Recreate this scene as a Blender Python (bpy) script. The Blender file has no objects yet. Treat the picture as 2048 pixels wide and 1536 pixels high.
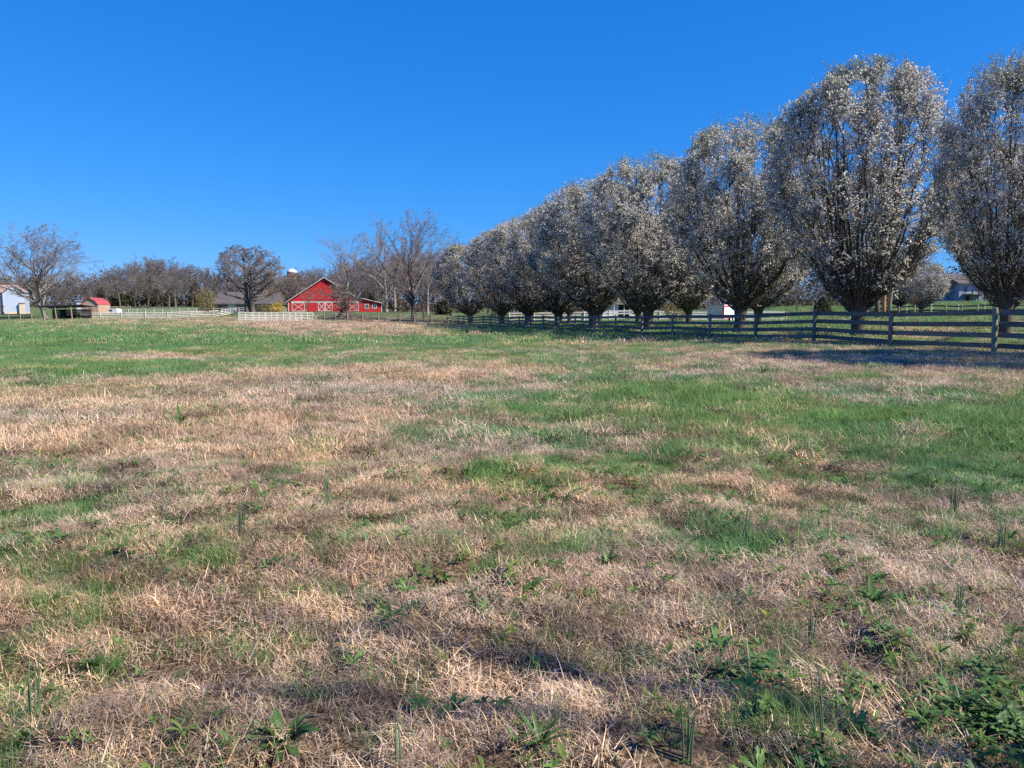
import bpy, math, random
import numpy as np
from mathutils import Vector, Matrix

# ------------------------------------------------------------------ camera, sky, sun, exposure
scene = bpy.context.scene
COL = scene.collection
F = 1500.0; CX = 1024.0; CY = 768.0; HOR = 625.0; CAMZ = 1.45     # measured on the 2048 x 1536 photograph
TILT = math.atan((CY - HOR) / F)
cam_d = bpy.data.cameras.new('camera'); cam = bpy.data.objects.new('camera', cam_d); COL.objects.link(cam)
cam.location = (0, 0, CAMZ); cam.rotation_euler = (math.pi / 2 - TILT, 0, 0)
cam_d.sensor_width = 36; cam_d.lens = 36 * F / 2048; cam_d.clip_start = .05; cam_d.clip_end = 6000
scene.camera = cam

SUN_EL = math.radians(43); SUN_H = Vector((.925, -.38)).normalized()
SUN_AZ = math.atan2(SUN_H.x, SUN_H.y)
SKY_R = (.105, 1.48); SKY_G = (.93, .73); SKY_B = (3.2, .47)     # gain, exponent
world = bpy.data.worlds.new('World'); scene.world = world; world.use_nodes = True
wn = world.node_tree.nodes; wl = world.node_tree.links
bg = wn['Background']
sky = wn.new('ShaderNodeTexSky'); sky.sky_type = 'NISHITA'; sky.sun_disc = False
sky.sun_elevation = SUN_EL; sky.sun_rotation = SUN_AZ
sky.air_density = 1.0; sky.dust_density = 0.0; sky.ozone_density = 3.0; sky.altitude = 200
# deep, saturated blue of the clear spring sky: a per-channel tone curve on the whole sky
sep = wn.new('ShaderNodeSeparateColor'); cmb = wn.new('ShaderNodeCombineColor'); wl.new(sky.outputs[0], sep.inputs[0])
for ch, (gain, gam) in enumerate(((SKY_R), (SKY_G), (SKY_B))):
    pw = wn.new('ShaderNodeMath'); pw.operation = 'POWER'; pw.inputs[1].default_value = gam; wl.new(sep.outputs[ch], pw.inputs[0])
    ml = wn.new('ShaderNodeMath'); ml.operation = 'MULTIPLY'; ml.inputs[1].default_value = gain; wl.new(pw.outputs[0], ml.inputs[0]); wl.new(ml.outputs[0], cmb.inputs[ch])
wl.new(cmb.outputs[0], bg.inputs['Color'])
bg.inputs['Strength'].default_value = 0.075

sun_d = bpy.data.lights.new('sun', 'SUN'); sun_d.energy = 5.0; sun_d.angle = math.radians(.53); sun_d.color = (1.0, .90, .755)
sun = bpy.data.objects.new('sun', sun_d); COL.objects.link(sun)
sd = Vector((SUN_H.x * math.cos(SUN_EL), SUN_H.y * math.cos(SUN_EL), math.sin(SUN_EL)))
sun.rotation_euler = sd.to_track_quat('Z', 'Y').to_euler(); sun.location = (30, -20, 40)
vs = scene.view_settings
vs.view_transform = 'Standard'; vs.look = 'None'; vs.exposure = 0.78; vs.gamma = 1.0; vs.use_curve_mapping = False
scene.cycles.max_bounces = 5; scene.cycles.diffuse_bounces = 3; scene.cycles.transparent_max_bounces = 8; scene.cycles.use_denoising = False

rng = np.random.default_rng(7)
random.seed(7)

# ------------------------------------------------------------------ measuring helpers
CT, ST = math.cos(TILT), math.sin(TILT)
def P(px, py, Y):
    """point at depth Y that stands at photograph pixel (px, py)"""
    u = (px - CX) / F; v = -(py - CY) / F
    dy = v * ST + CT; dz = v * CT - ST
    t = Y / dy
    return Vector((u * t, Y, CAMZ + dz * t))
def PX(px, Y, py=HOR): return P(px, py, Y).x
def project(x, y, z):
    yy = y * CT - (z - CAMZ) * ST; zz = y * ST + (z - CAMZ) * CT
    return CX + F * x / yy, CY - F * zz / yy
def MPP(Y): return Y / F

# ------------------------------------------------------------------ noise
def _hash(ix, iy, seed):
    h = (ix.astype(np.int64) * 374761393 + iy.astype(np.int64) * 668265263 + seed * 1442695041) & 0xffffffff
    h = ((h ^ (h >> 13)) * 1274126177) & 0xffffffff
    h = (h ^ (h >> 16)) & 0xffffffff
    return h / 4294967295.0
def vnoise(x, y, seed=0):
    x = np.asarray(x, float); y = np.asarray(y, float)
    ix = np.floor(x); iy = np.floor(y); fx = x - ix; fy = y - iy
    fx = fx * fx * (3 - 2 * fx); fy = fy * fy * (3 - 2 * fy)
    a = _hash(ix, iy, seed); b = _hash(ix + 1, iy, seed); c = _hash(ix, iy + 1, seed); d = _hash(ix + 1, iy + 1, seed)
    return (a * (1 - fx) + b * fx) * (1 - fy) + (c * (1 - fx) + d * fx) * fy
def fbm(x, y, octs=4, seed=0):
    s = 0; a = .5; t = 0
    for k in range(octs):
        s = s + a * vnoise(x * 2 ** k, y * 2 ** k, seed + k * 17); t += a; a *= .5
    return s / t
def sstep(a, b, x):
    t = np.clip((x - a) / (b - a), 0, 1); return t * t * (3 - 2 * t)

# ------------------------------------------------------------------ terrain heights
_cp = []
for px in (-900, -300, 300, 800, 1200, 1700, 2300, 3000):
    for Y, z in ((1.5, 0), (4, 0), (9, .0), (16, .03)): _cp.append((px, Y, z))
for px, py, Y in [
    (1988, 707, 25), (1780, 697, 29.6), (1634, 685, 34.1), (1422, 680, 43.2), (1288, 675, 52.3), (1188, 669, 61.4), (1115, 665, 70.5),
    (1059, 661, 79.6), (996, 657, 93.3), (938, 653, 111.5), (897, 649, 130),
    (2400, 716, 22), (2900, 728, 17),
    (2008, 672, 30), (1718, 678, 38), (1480, 669, 48.8), (1297, 662, 62.3), (1187, 658, 74.7), (1056, 655, 98), (941, 650, 135),
    (1512, 657, 64), (1384, 652, 75), (1275, 651, 88), (1136, 648, 112),
    (2300, 660, 45), (2008, 655, 52), (1800, 655, 55),
    (863, 648, 129), (757, 647, 128), (648, 643, 127), (550, 644, 121), (476, 644.5, 118),
    (690, 652, 90), (300, 655, 90), (0, 660, 90), (-500, 664, 90), (300, 676, 55), (800, 680, 55), (-200, 682, 55), (1000, 700, 32), (300, 700, 32), (-300, 702, 32),
    (430, 635, 155), (320, 638, 150), (163, 639, 146), (60, 642, 140), (-200, 645, 138),
    (650, 623.5, 185), (760, 624, 185), (500, 627, 160), (100, 630, 178), (190, 627.5, 175), (25, 628, 188), (-300, 632, 190),
    (300, 614, 260), (80, 615, 260), (500, 614, 260), (850, 618, 260), (-500, 615, 260), (825, 640, 140), (700, 635, 145),
    (1050, 640, 140), (1235, 645, 110), (1440, 646, 88), (1600, 646, 85), (1240, 640, 128), (1400, 645, 122), (1560, 645, 120), (1640, 640, 118), (1100, 646, 122), (1100, 626, 180), (1400, 622, 150),
    (1760, 640, 62), (1900, 638, 75), (2100, 637, 75), (1800, 617, 110), (1950, 605, 140), (2150, 600, 140), (1650, 614, 150), (2300, 598, 150),
    (1800, 600, 220), (2200, 590, 260), (1300, 612, 300)]:
    p = P(px, py, Y); _cp.append((px, Y, p.z))
for px in (-1500, -500, 100, 600, 1100, 1600, 2100, 3000):
    _cp.append((px, 420, 5.0)); _cp.append((px, 900, 6)); _cp.append((px, 1800, 8))
_cp = np.array(_cp); _cu = (_cp[:, 0] - CX) / F; _cl = np.log(_cp[:, 1])
def terrain_base(x, y):
    x = np.atleast_1d(np.asarray(x, float)); y = np.atleast_1d(np.asarray(y, float))
    out = np.zeros(x.shape); yy = np.maximum(y, 1.2)
    u = np.clip(x / yy, -3, 3); l = np.log(yy)
    for s in range(0, len(x), 20000):
        uu = u[s:s + 20000, None]; ll = l[s:s + 20000, None]
        d = ((uu - _cu) / .16) ** 2 + ((ll - _cl) / .17) ** 2
        w = 1 / (d + .03) ** 2
        out[s:s + 20000] = (w * _cp[:, 2]).sum(1) / w.sum(1)
    return out
def terrain(x, y):
    x = np.atleast_1d(np.asarray(x, float)); y = np.atleast_1d(np.asarray(y, float))
    z = terrain_base(x, y)
    near = 1 - sstep(14, 45, y)
    z = z + (fbm(x * 2.1, y * 2.1, 3, 3) - .5) * .17 * near + (fbm(x * 5.5, y * 5.5, 2, 8) - .5) * .07 * (1 - sstep(5, 12, y)) + (fbm(x * .35, y * .35, 3, 5) - .5) * .22 * (1 - sstep(90, 160, y))
    return z
def gz(x, y): return float(terrain([x], [y])[0])

# green cover of the field: 0 = dead straw, 1 = green grass, read off the photograph on the ground plane
_gpy = [634, 641, 648, 656, 668, 684, 698, 709, 722, 738, 755, 775, 800, 835, 880, 930, 1000, 1090, 1180, 1260, 1350, 1540]
_gpx = [-300, 0, 200, 400, 600, 800, 1000, 1200, 1400, 1600, 1800, 2048, 2400]
_g = np.array([
 [.7, .6, .5, .5, .6, .6, .8, .8, .8, .8, .8, .8, .8],
 [.7, .6, .35, .35, .3, .35, .8, .8, .8, .8, .8, .8, .8],
 [.8, .85, .5, .5, .02, .08, .7, .8, .8, .8, .8, .8, .8],
 [.85, .9, .75, .75, .2, .25, .75, .85, .8, .8, .8, .8, .8],
 [.9, .95, .9, .85, .8, .75, .8, .75, .7, .6, .6, .6, .6],
 [.9, .95, .85, .85, .75, .7, .75, .6, .5, .4, .5, .5, .5],
 [.9, .95, .8, .8, .65, .6, .7, .55, .5, .45, .55, .5, .5],
 [.9, .92, .4, .5, .6, .5, .65, .6, .42, .25, .45, .5, .5],
 [.9, .95, .9, .85, .75, .6, .5, .5, .28, .1, .25, .35, .5],
 [.85, .95, .95, .9, .3, .12, .2, .5, .25, .15, .1, .15, .3],
 [.6, .6, .75, .4, .06, .05, .2, .55, .6, .45, .18, .08, .2],
 [.4, .45, .3, .02, .0, .05, .35, .6, .75, .25, .3, .35, .4],
 [.2, .2, .04, .0, .0, .15, .45, .6, .8, .45, .5, .65, .6],
 [.2, .2, .06, .06, .25, .45, .55, .6, .8, .72, .68, .78, .7],
 [.15, .15, .08, .1, .15, .4, .5, .45, .4, .55, .68, .78, .7],
 [.15, .14, .15, .12, .15, .2, .35, .4, .3, .4, .55, .65, .6],
 [.2, .2, .25, .15, .15, .2, .3, .25, .2, .25, .3, .4, .4],
 [.25, .25, .2, .25, .2, .2, .3, .25, .25, .3, .25, .35, .3],
 [.3, .35, .4, .35, .25, .25, .3, .2, .25, .3, .25, .25, .3],
 [.3, .3, .35, .3, .25, .15, .2, .15, .15, .2, .25, .2, .2],
 [.2, .2, .15, .15, .15, .15, .2, .15, .2, .2, .2, .2, .2],
 [.2, .2, .15, .15, .2, .15, .2, .2, .2, .2, .2, .3, .3]])
def greenness(x, y, z=None):
    x = np.atleast_1d(np.asarray(x, float)); y = np.atleast_1d(np.asarray(y, float))
    yy = np.maximum(y, 1.3)
    px, py = project(x, yy, np.zeros_like(x))
    py = np.clip(py, 634, 1540); px = np.clip(px, -300, 2400)
    i = np.clip(np.searchsorted(_gpy, py) - 1, 0, len(_gpy) - 2); j = np.clip(np.searchsorted(_gpx, px) - 1, 0, len(_gpx) - 2)
    gy = np.array(_gpy); gx = np.array(_gpx)
    fy = (py - gy[i]) / (gy[i + 1] - gy[i]); fx = (px - gx[j]) / (gx[j + 1] - gx[j])
    c = (_g[i, j] * (1 - fx) + _g[i, j + 1] * fx) * (1 - fy) + (_g[i + 1, j] * (1 - fx) + _g[i + 1, j + 1] * fx) * fy
    n = fbm(x * .9, y * .9, 3, 11) * .34 + fbm(x * .22 + 9, y * .16, 3, 23) * .2 + fbm(x * 2.9, y * 2.9, 3, 29) * .46
    c = c + .10 * sstep(700, 1100, px) * sstep(770, 830, py) * (1 - sstep(1150, 1300, py)) + (n - .5) * 2.1
    c = sstep(.15, .85, c)
    return np.where(y > 150, .85, c)

# ------------------------------------------------------------------ object helpers
def link(o): COL.objects.link(o); return o
def tag(o, label=None, cat=None, group=None, kind=None):
    if label: o['label'] = label
    if cat: o['category'] = cat
    if group: o['group'] = group
    if kind: o['kind'] = kind
    return o
def empty(name, loc=(0, 0, 0), rz=0, label=None, cat=None, group=None):
    o = bpy.data.objects.new(name, None); link(o); o.location = loc; o.rotation_euler = (0, 0, rz); o.empty_display_size = .2
    return tag(o, label, cat, group)
def mesh_np(name, v, faces, mat, smooth=False, attrs=None):
    """faces: (n,3) or (n,4) index array, or list of several such arrays"""
    if not isinstance(faces, list): faces = [faces]
    v = np.asarray(v, np.float32)
    me = bpy.data.meshes.new(name)
    me.vertices.add(len(v)); me.vertices.foreach_set('co', v.ravel())
    idx = np.concatenate([f.ravel() for f in faces]).astype(np.int32)
    tot = np.concatenate([np.full(len(f), f.shape[1]) for f in faces]).astype(np.int32)
    st = np.concatenate([[0], np.cumsum(tot)[:-1]]).astype(np.int32)
    me.loops.add(len(idx)); me.loops.foreach_set('vertex_index', idx)
    me.polygons.add(len(tot)); me.polygons.foreach_set('loop_start', st)
    if smooth: me.polygons.foreach_set('use_smooth', np.ones(len(tot), bool))
    for k, a in (attrs or {}).items():
        a = np.asarray(a, np.float32)
        if a.ndim == 1: at = me.attributes.new(k, 'FLOAT', 'POINT'); at.data.foreach_set('value', a)
        else:
            at = me.attributes.new(k, 'FLOAT_COLOR', 'POINT'); at.data.foreach_set('color', a.ravel())
    me.update(calc_edges=True)
    if mat: me.materials.append(mat)
    return me
def obj(name, me, parent=None):
    o = bpy.data.objects.new(name, me); link(o)
    if parent is not None: o.parent = parent
    return o

class MB:
    """collects boxes, bars, prisms and tubes; build() links them as one mesh"""
    def __init__(s): s.v = []; s.f = []
    def add(s, v, f):
        n = len(s.v); s.v += [tuple(q) for q in v]; s.f += [tuple(i + n for i in q) for q in f]; return s
    def box(s, a, b):
        x0, y0, z0 = a; x1, y1, z1 = b
        return s.add([(x0, y0, z0), (x1, y0, z0), (x1, y1, z0), (x0, y1, z0), (x0, y0, z1), (x1, y0, z1), (x1, y1, z1), (x0, y1, z1)],
                     [(3, 2, 1, 0), (4, 5, 6, 7), (0, 1, 5, 4), (1, 2, 6, 5), (2, 3, 7, 6), (3, 0, 4, 7)])
    def bar(s, p, q, w, t, side=None):
        """rectangular bar from p to q, w across (along side), t thick"""
        p = Vector(p); q = Vector(q); d = (q - p).normalized()
        sv = Vector(side) if side else (Vector((0, 0, 1)) if abs(d.z) < .9 else Vector((1, 0, 0)))
        b = d.cross(sv).normalized(); sv = b.cross(d).normalized()
        vs_ = []
        for c in (p, q):
            for i, j in ((-1, -1), (1, -1), (1, 1), (-1, 1)): vs_.append(c + sv * (i * w / 2) + b * (j * t / 2))
        return s.add(vs_, [(3, 2, 1, 0), (4, 5, 6, 7), (0, 1, 5, 4), (1, 2, 6, 5), (2, 3, 7, 6), (3, 0, 4, 7)])
    def tube(s, pts, rad, n=8, cap=True):
        pts = [Vector(p) for p in pts]; rad = rad if hasattr(rad, '__len__') else [rad] * len(pts)
        ring = []
        for k, p in enumerate(pts):
            d = (pts[min(k + 1, len(pts) - 1)] - pts[max(k - 1, 0)]).normalized()
            a = d.cross(Vector((.31, .17, 1)) if abs(d.z) < .95 else Vector((1, .2, 0))).normalized(); b = d.cross(a)
            ring.append([p + (a * math.cos(2 * math.pi * i / n) + b * math.sin(2 * math.pi * i / n)) * rad[k] for i in range(n)])
        v = [q for r in ring for q in r]; f = []
        for k in range(len(pts) - 1):
            for i in range(n): f.append((k * n + i, k * n + (i + 1) % n, (k + 1) * n + (i + 1) % n, (k + 1) * n + i))
        if cap: f.append(tuple(range(n))[::-1]); f.append(tuple((len(pts) - 1) * n + i for i in range(n)))
        return s.add(v, f)
    def prism(s, poly, y0, y1):
        """polygon given in x,z extruded along y"""
        n = len(poly)
        v = [(x, y0, z) for x, z in poly] + [(x, y1, z) for x, z in poly]
        f = [tuple(range(n)), tuple(range(2 * n - 1, n - 1, -1))] + [((i + 1) % n, i, n + i, n + (i + 1) % n) for i in range(n)]
        return s.add(v, f)
    def build(s, name, mat, parent=None, smooth=False):
        me = bpy.data.meshes.new(name); me.from_pydata(s.v, [], s.f); me.materials.append(mat)
        if smooth:
            for p in me.polygons: p.use_smooth = True
        me.update()
        return obj(name, me, parent)

# ------------------------------------------------------------------ materials
def lin(r, g, b):
    f = lambda c: (c / 255 / 12.92) if c / 255 <= .04045 else ((c / 255 + .055) / 1.055) ** 2.4
    return (f(r), f(g), f(b))
def mat(name, c, rough=.8, var=.25, scale=3.0, bump=0, stretch=(1, 1, 1), c2=None, metal=0, spec=.3, objvar=0, bscale=None):
    m = bpy.data.materials.new(name); m.use_nodes = True
    nt = m.node_tree; N = nt.nodes; L = nt.links; b = N['Principled BSDF']
    b.inputs['Roughness'].default_value = rough; b.inputs['Metallic'].default_value = metal
    b.inputs['Specular IOR Level'].default_value = spec
    tc = N.new('ShaderNodeTexCoord'); mp = N.new('ShaderNodeMapping'); mp.inputs['Scale'].default_value = stretch
    L.new(tc.outputs['Object'], mp.inputs[0])
    nz = N.new('ShaderNodeTexNoise'); nz.inputs['Scale'].default_value = scale; nz.inputs['Detail'].default_value = 6; nz.inputs['Roughness'].default_value = .65
    L.new(mp.outputs[0], nz.inputs[0])
    rp = N.new('ShaderNodeMapRange'); rp.inputs['From Min'].default_value = .3; rp.inputs['From Max'].default_value = .7; L.new(nz.outputs[0], rp.inputs[0])
    mx = N.new('ShaderNodeMix'); mx.data_type = 'RGBA'
    lo = tuple(x * (1 - var) for x in c); hi = tuple(min(1, x * (1 + var)) for x in c)
    if c2: lo, hi = c, c2
    mx.inputs[6].default_value = (*lo, 1); mx.inputs[7].default_value = (*hi, 1)
    L.new(rp.outputs[0], mx.inputs[0]); out = mx.outputs[2]
    if objvar:
        oi = N.new('ShaderNodeObjectInfo'); mr = N.new('ShaderNodeMapRange'); mr.inputs['To Min'].default_value = 1 - objvar; mr.inputs['To Max'].default_value = 1 + objvar
        L.new(oi.outputs['Random'], mr.inputs[0]); h = N.new('ShaderNodeHueSaturation'); L.new(mr.outputs[0], h.inputs['Value']); L.new(out, h.inputs['Color']); out = h.outputs[0]
    L.new(out, b.inputs['Base Color'])
    if bump:
        bp = N.new('ShaderNodeBump'); bp.inputs['Strength'].default_value = bump; bp.inputs['Distance'].default_value = .02
        L.new(nz.outputs[0], bp.inputs['Height']); L.new(bp.outputs[0], b.inputs['Normal'])
    return m
def leafmat(name, c, rough=.7, trans=.25, var='tint', inst=True, amount=.35, spec=.2):
    """colour times the per-piece tint attribute (and the per-instance tint), thin and slightly translucent"""
    m = bpy.data.materials.new(name); m.use_nodes = True
    nt = m.node_tree; N = nt.nodes; L = nt.links; b = N['Principled BSDF']
    b.inputs['Roughness'].default_value = rough; b.inputs['Specular IOR Level'].default_value = spec
    at = N.new('ShaderNodeAttribute'); at.attribute_name = var
    mul = N.new('ShaderNodeMix'); mul.data_type = 'RGBA'; mul.blend_type = 'MULTIPLY'; mul.inputs[0].default_value = 1
    mul.inputs[6].default_value = (*c, 1); L.new(at.outputs['Color'], mul.inputs[7]); out = mul.outputs[2]
    if inst:
        ai = N.new('ShaderNodeAttribute'); ai.attribute_name = 'itint'; ai.attribute_type = 'INSTANCER'
        m2 = N.new('ShaderNodeMix'); m2.data_type = 'RGBA'; m2.blend_type = 'MULTIPLY'; m2.inputs[0].default_value = 1
        L.new(out, m2.inputs[6]); L.new(ai.outputs['Color'], m2.inputs[7]); out = m2.outputs[2]
    L.new(out, b.inputs['Base Color'])
    if trans:
        tr = N.new('ShaderNodeBsdfTranslucent'); L.new(out, tr.inputs[0])
        ms = N.new('ShaderNodeMixShader'); ms.inputs[0].default_value = trans
        L.new(b.outputs[0], ms.inputs[1]); L.new(tr.outputs[0], ms.inputs[2]); L.new(ms.outputs[0], N['Material Output'].inputs[0])
    return m

M = {}
M['board'] = mat('weathered_board', (.16, .138, .118), .85, .45, 2.2, .4, (1, 1, 7), objvar=.2)
M['post'] = mat('weathered_post', (.24, .205, .17), .85, .4, 5, .5, (4, 4, 1), objvar=.2)
M['white_paint'] = mat('chalky_white_paint', (.58, .57, .55), .7, .2, 3, objvar=.06)
M['white_board'] = mat('worn_white_board', (.55, .52, .47), .8, .35, 3, .2, (1, 1, 5), objvar=.12)
M['tan_board'] = mat('tan_board', (.36, .28, .21), .85, .3, 3, .2, objvar=.2)
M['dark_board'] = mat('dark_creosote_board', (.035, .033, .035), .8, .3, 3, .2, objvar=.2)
M['barn_red'] = mat('barn_red_siding', (.42, .024, .03), .75, .34, 1.2, .25, (6, 6, .35))
M['roof_metal'] = mat('pale_metal_roof', (.62, .62, .63), .45, .1, 1.0, metal=.2)
M['roof_grey'] = mat('old_grey_roof', (.10, .088, .088), .8, .4, .8, .2)
M['red_roof'] = mat('red_metal_roof', (.36, .07, .075), .6, .12, 1)
M['tan_wall'] = mat('tan_siding', (.42, .29, .22), .8, .12, 1)
M['grey_wall'] = mat('grey_old_siding', (.26, .235, .24), .85, .4, 1.5, .2, (5, 5, .4))
M['white_wall'] = mat('white_clapboard', (.72, .73, .76), .7, .06, 1)
M['pale_blue_wall'] = mat('pale_blue_siding', (.40, .46, .60), .75, .06, 1)
M['cream_wall'] = mat('cream_wall', (.55, .47, .38), .8, .1, 1)
M['shingle'] = mat('brown_shingle', (.3, .22, .19), .9, .25, 2)
M['blue_wall'] = mat('slate_blue_siding', (.3, .34, .42), .75, .1, 1)
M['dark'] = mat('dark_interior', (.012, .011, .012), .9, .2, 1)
M['glass'] = mat('window_glass', (.03, .035, .045), .08, .2, 1, spec=.8)
M['silo'] = mat('rusty_silo_wall', (.13, .075, .06), .8, .35, .6)
M['dome'] = mat('white_dome_metal', (.55, .55, .56), .5, .1, 1)
M['trailer_side'] = mat('white_trailer_skin', (.68, .7, .74), .4, .05, 1)
M['red_trim'] = mat('red_trim', (.55, .03, .04), .5, .1, 1)
M['rubber'] = mat('black_rubber', (.02, .02, .02), .7, .2, 3)
M['bark_pear'] = mat('pear_bark', (.085, .07, .058), .9, .5, 3, .5, (3, 3, .8))
M['twig_pear'] = mat('pear_twig', (.115, .102, .092), .85, .5, 1.5)
M['bark_grey'] = mat('grey_bark', (.24, .21, .185), .9, .45, 2, .5, (3, 3, .6))
M['bark_brown'] = mat('brown_bark', (.13, .105, .088), .9, .45, 2, .5, (3, 3, .6))
M['twig_grey'] = mat('grey_brown_twig', (.2, .165, .145), .85, .3, .6)
M['twig_red'] = mat('reddish_twig', (.20, .165, .155), .85, .3, .6)
M['twig_far'] = mat('far_twig', (.17, .145, .137), .9, .35, .2, objvar=.25)
M['bark_orange'] = mat('orange_tan_bark', (.42, .24, .12), .85, .35, 2, .3, (3, 3, .8))
M['blossom'] = leafmat('pear_blossom', (.90, .875, .83), .6, .4, inst=False)
M['bud'] = leafmat('pear_bud_leaf', (.3, .33, .16), .6, .35, inst=False)
M['cedar'] = leafmat('cedar_foliage', (.05, .055, .03), .7, .1, inst=False)
M['shrub_leaf'] = leafmat('olive_shrub_leaf', (.24, .2, .085), .7, .3, inst=False)
M['yellow_flower'] = leafmat('yellow_shrub_flower', (.5, .36, .07), .7, .3, inst=False)
M['straw'] = leafmat('dead_straw', (.57, .425, .30), .75, .2)
M['grass'] = leafmat('green_grass', (.165, .295, .105), .55, .35)
M['weed'] = leafmat('weed_leaf', (.115, .195, .05), .45, .3)
M['plant_leaf'] = leafmat('plant_leaf', (.06, .125, .035), .4, .25, inst=False)
M['onion_leaf'] = leafmat('onion_leaf', (.15, .23, .13), .4, .3, inst=False)
M['petal'] = leafmat('yellow_petal', (.75, .5, .015), .6, .3, inst=False)
M['dead_stalk'] = leafmat('dead_stalk', (.46, .36, .25), .8, .1, inst=False)
M['clover'] = leafmat('clover_leaf', (.10, .19, .06), .45, .3)

def ground_mat():
    m = bpy.data.materials.new('field_ground'); m.use_nodes = True
    nt = m.node_tree; N = nt.nodes; L = nt.links; b = N['Principled BSDF']; b.inputs['Roughness'].default_value = .95; b.inputs['Specular IOR Level'].default_value = .1
    at = N.new('ShaderNodeAttribute'); at.attribute_name = 'green'
    geo = N.new('ShaderNodeNewGeometry')
    def noise(sc, det=6):
        n = N.new('ShaderNodeTexNoise'); n.inputs['Scale'].default_value = sc; n.inputs['Detail'].default_value = det; n.inputs['Roughness'].default_value = .7
        L.new(geo.outputs['Position'], n.inputs[0]); return n.outputs[0]
    def ramp(src, a, bcol, lo=.35, hi=.65):
        r = N.new('ShaderNodeValToRGB'); r.color_ramp.elements[0].position = lo; r.color_ramp.elements[1].position = hi
        r.color_ramp.elements[0].color = (*a, 1); r.color_ramp.elements[1].color = (*bcol, 1); L.new(src, r.inputs[0]); return r.outputs[0]
    straw = ramp(noise(45), (.04, .028, .02), (.3, .215, .135), .4, .7)
    grn = ramp(noise(12), (.05, .075, .03), (.15, .205, .085))
    mx = N.new('ShaderNodeMix'); mx.data_type = 'RGBA'
    ad = N.new('ShaderNodeMath'); ad.operation = 'MULTIPLY_ADD'; ad.inputs[1].default_value = .8; L.new(noise(2.5), ad.inputs[0]); L.new(at.outputs['Fac'], ad.inputs[2])
    mr = N.new('ShaderNodeMapRange'); mr.inputs['From Min'].default_value = .65; mr.inputs['From Max'].default_value = 1.15; L.new(ad.outputs[0], mr.inputs[0])
    L.new(mr.outputs[0], mx.inputs[0]); L.new(straw, mx.inputs[6]); L.new(grn, mx.inputs[7])
    L.new(mx.outputs[2], b.inputs['Base Color'])
    bp = N.new('ShaderNodeBump'); bp.inputs['Strength'].default_value = .7; bp.inputs['Distance'].default_value = .05
    L.new(noise(14), bp.inputs['Height']); L.new(bp.outputs[0], b.inputs['Normal'])
    return m
M['ground'] = ground_mat()

# ------------------------------------------------------------------ ground: one sheet
def build_ground():
    us = np.concatenate([[-9, -6, -4, -3, -2.3, -1.8, -1.4, -1.15], np.linspace(-.95, .95, 330), [1.15, 1.4, 1.8, 2.3, 3, 4, 6, 9]])
    ys = np.concatenate([[-120, -60, -30, -15, -8, -4, -1, .2], -2 + np.exp(np.linspace(math.log(2.9), math.log(2002), 480))])
    Yg, Ug = np.meshgrid(ys, us, indexing='ij')
    S = np.maximum(Yg + 2, 2.9); X = Ug * S
    X = np.where(Yg < .9, Ug * np.maximum(2.9, -Yg + 2), X)
    x = X.ravel(); y = Yg.ravel(); z = terrain(x, y)
    g = greenness(x, y)
    nr, nc = Yg.shape
    i = (np.arange(nr - 1)[:, None] * nc + np.arange(nc - 1)).ravel()
    q = np.stack([i, i + 1, i + nc + 1, i + nc], 1)
    me = mesh_np('ground', np.stack([x, y, z], 1), q, M['ground'], True, {'green': g})
    return tag(obj('ground', me), kind='structure')
build_ground()

# ------------------------------------------------------------------ fences
def fence_post(x, y, h, r, mtl, parent, sides=9, lean=.02):
    z = gz(x, y); ox, oy, _ = parent.location
    lx, ly = random.uniform(-lean, lean) * h, random.uniform(-lean, lean) * h
    p0 = Vector((x, y, z - .25)) - parent.location; p1 = Vector((x + lx, y + ly, z + h)) - parent.location
    m = MB().tube([p0, p0.lerp(p1, .5), p1 - Vector((0, 0, .03)), p1], [r * 1.05, r, r * .97, r * .8], sides)
    m.build('post', mtl, parent, smooth=False)
    return p0 + parent.location, p1 + parent.location
def build_fence(name, pts, rel, bw, pmat, bmat, label, off=(0, 0), pr=.075, thick=.035, group=None, skip=0, lean=.02, sides=9, miss=()):
    """pts: (x, y, height); rel: board centres as fractions of the post height; each post and each board is a part"""
    x0, y0 = pts[0][:2]
    root = empty(name, (x0, y0, gz(x0, y0)), 0, label, 'fence', group)
    ends = [fence_post(x, y, h, pr, pmat, root, sides, lean) for x, y, h in pts]
    for i in range(len(pts) - 1):
        (xa, ya, ha), (xb, yb, hb) = pts[i], pts[i + 1]
        za, zb = gz(xa, ya), gz(xb, yb)
        for k, r in enumerate(rel):
            if (i, k) in miss: continue
            a = Vector((xa + off[0], ya + off[1], za + ha * r + random.uniform(-.015, .015)))
            b = Vector((xb + off[0], yb + off[1], zb + hb * r + random.uniform(-.015, .015)))
            d = (b - a); L_ = d.length; a = a + d * (.006 / 1); b = b - d * .006
            MB().bar(a - root.location, b - root.location, bw * random.uniform(.92, 1.06), thick).build('board', bmat, root)
    return root

# the long paddock fence in front of the pear row (posts equally spaced along a straight line)
FX = lambda n: 16.07 - 1.174 * n
FY = lambda n: 25.0 + 4.55 * n
pts = []
for n in range(-2, 24):
    h = 1.5 if n not in (0, 23) else (1.56 if n == 0 else 1.85)
    pts.append((FX(n) + random.uniform(-.03, .03), FY(n), h + random.uniform(-.04, .05)))
build_fence('paddock_fence', pts, (.90, .655, .415, .19), .175, M['post'], M['board'],
            'long weathered grey four-board fence in front of the pear trees', off=(.105, .03), pr=.085)
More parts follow.
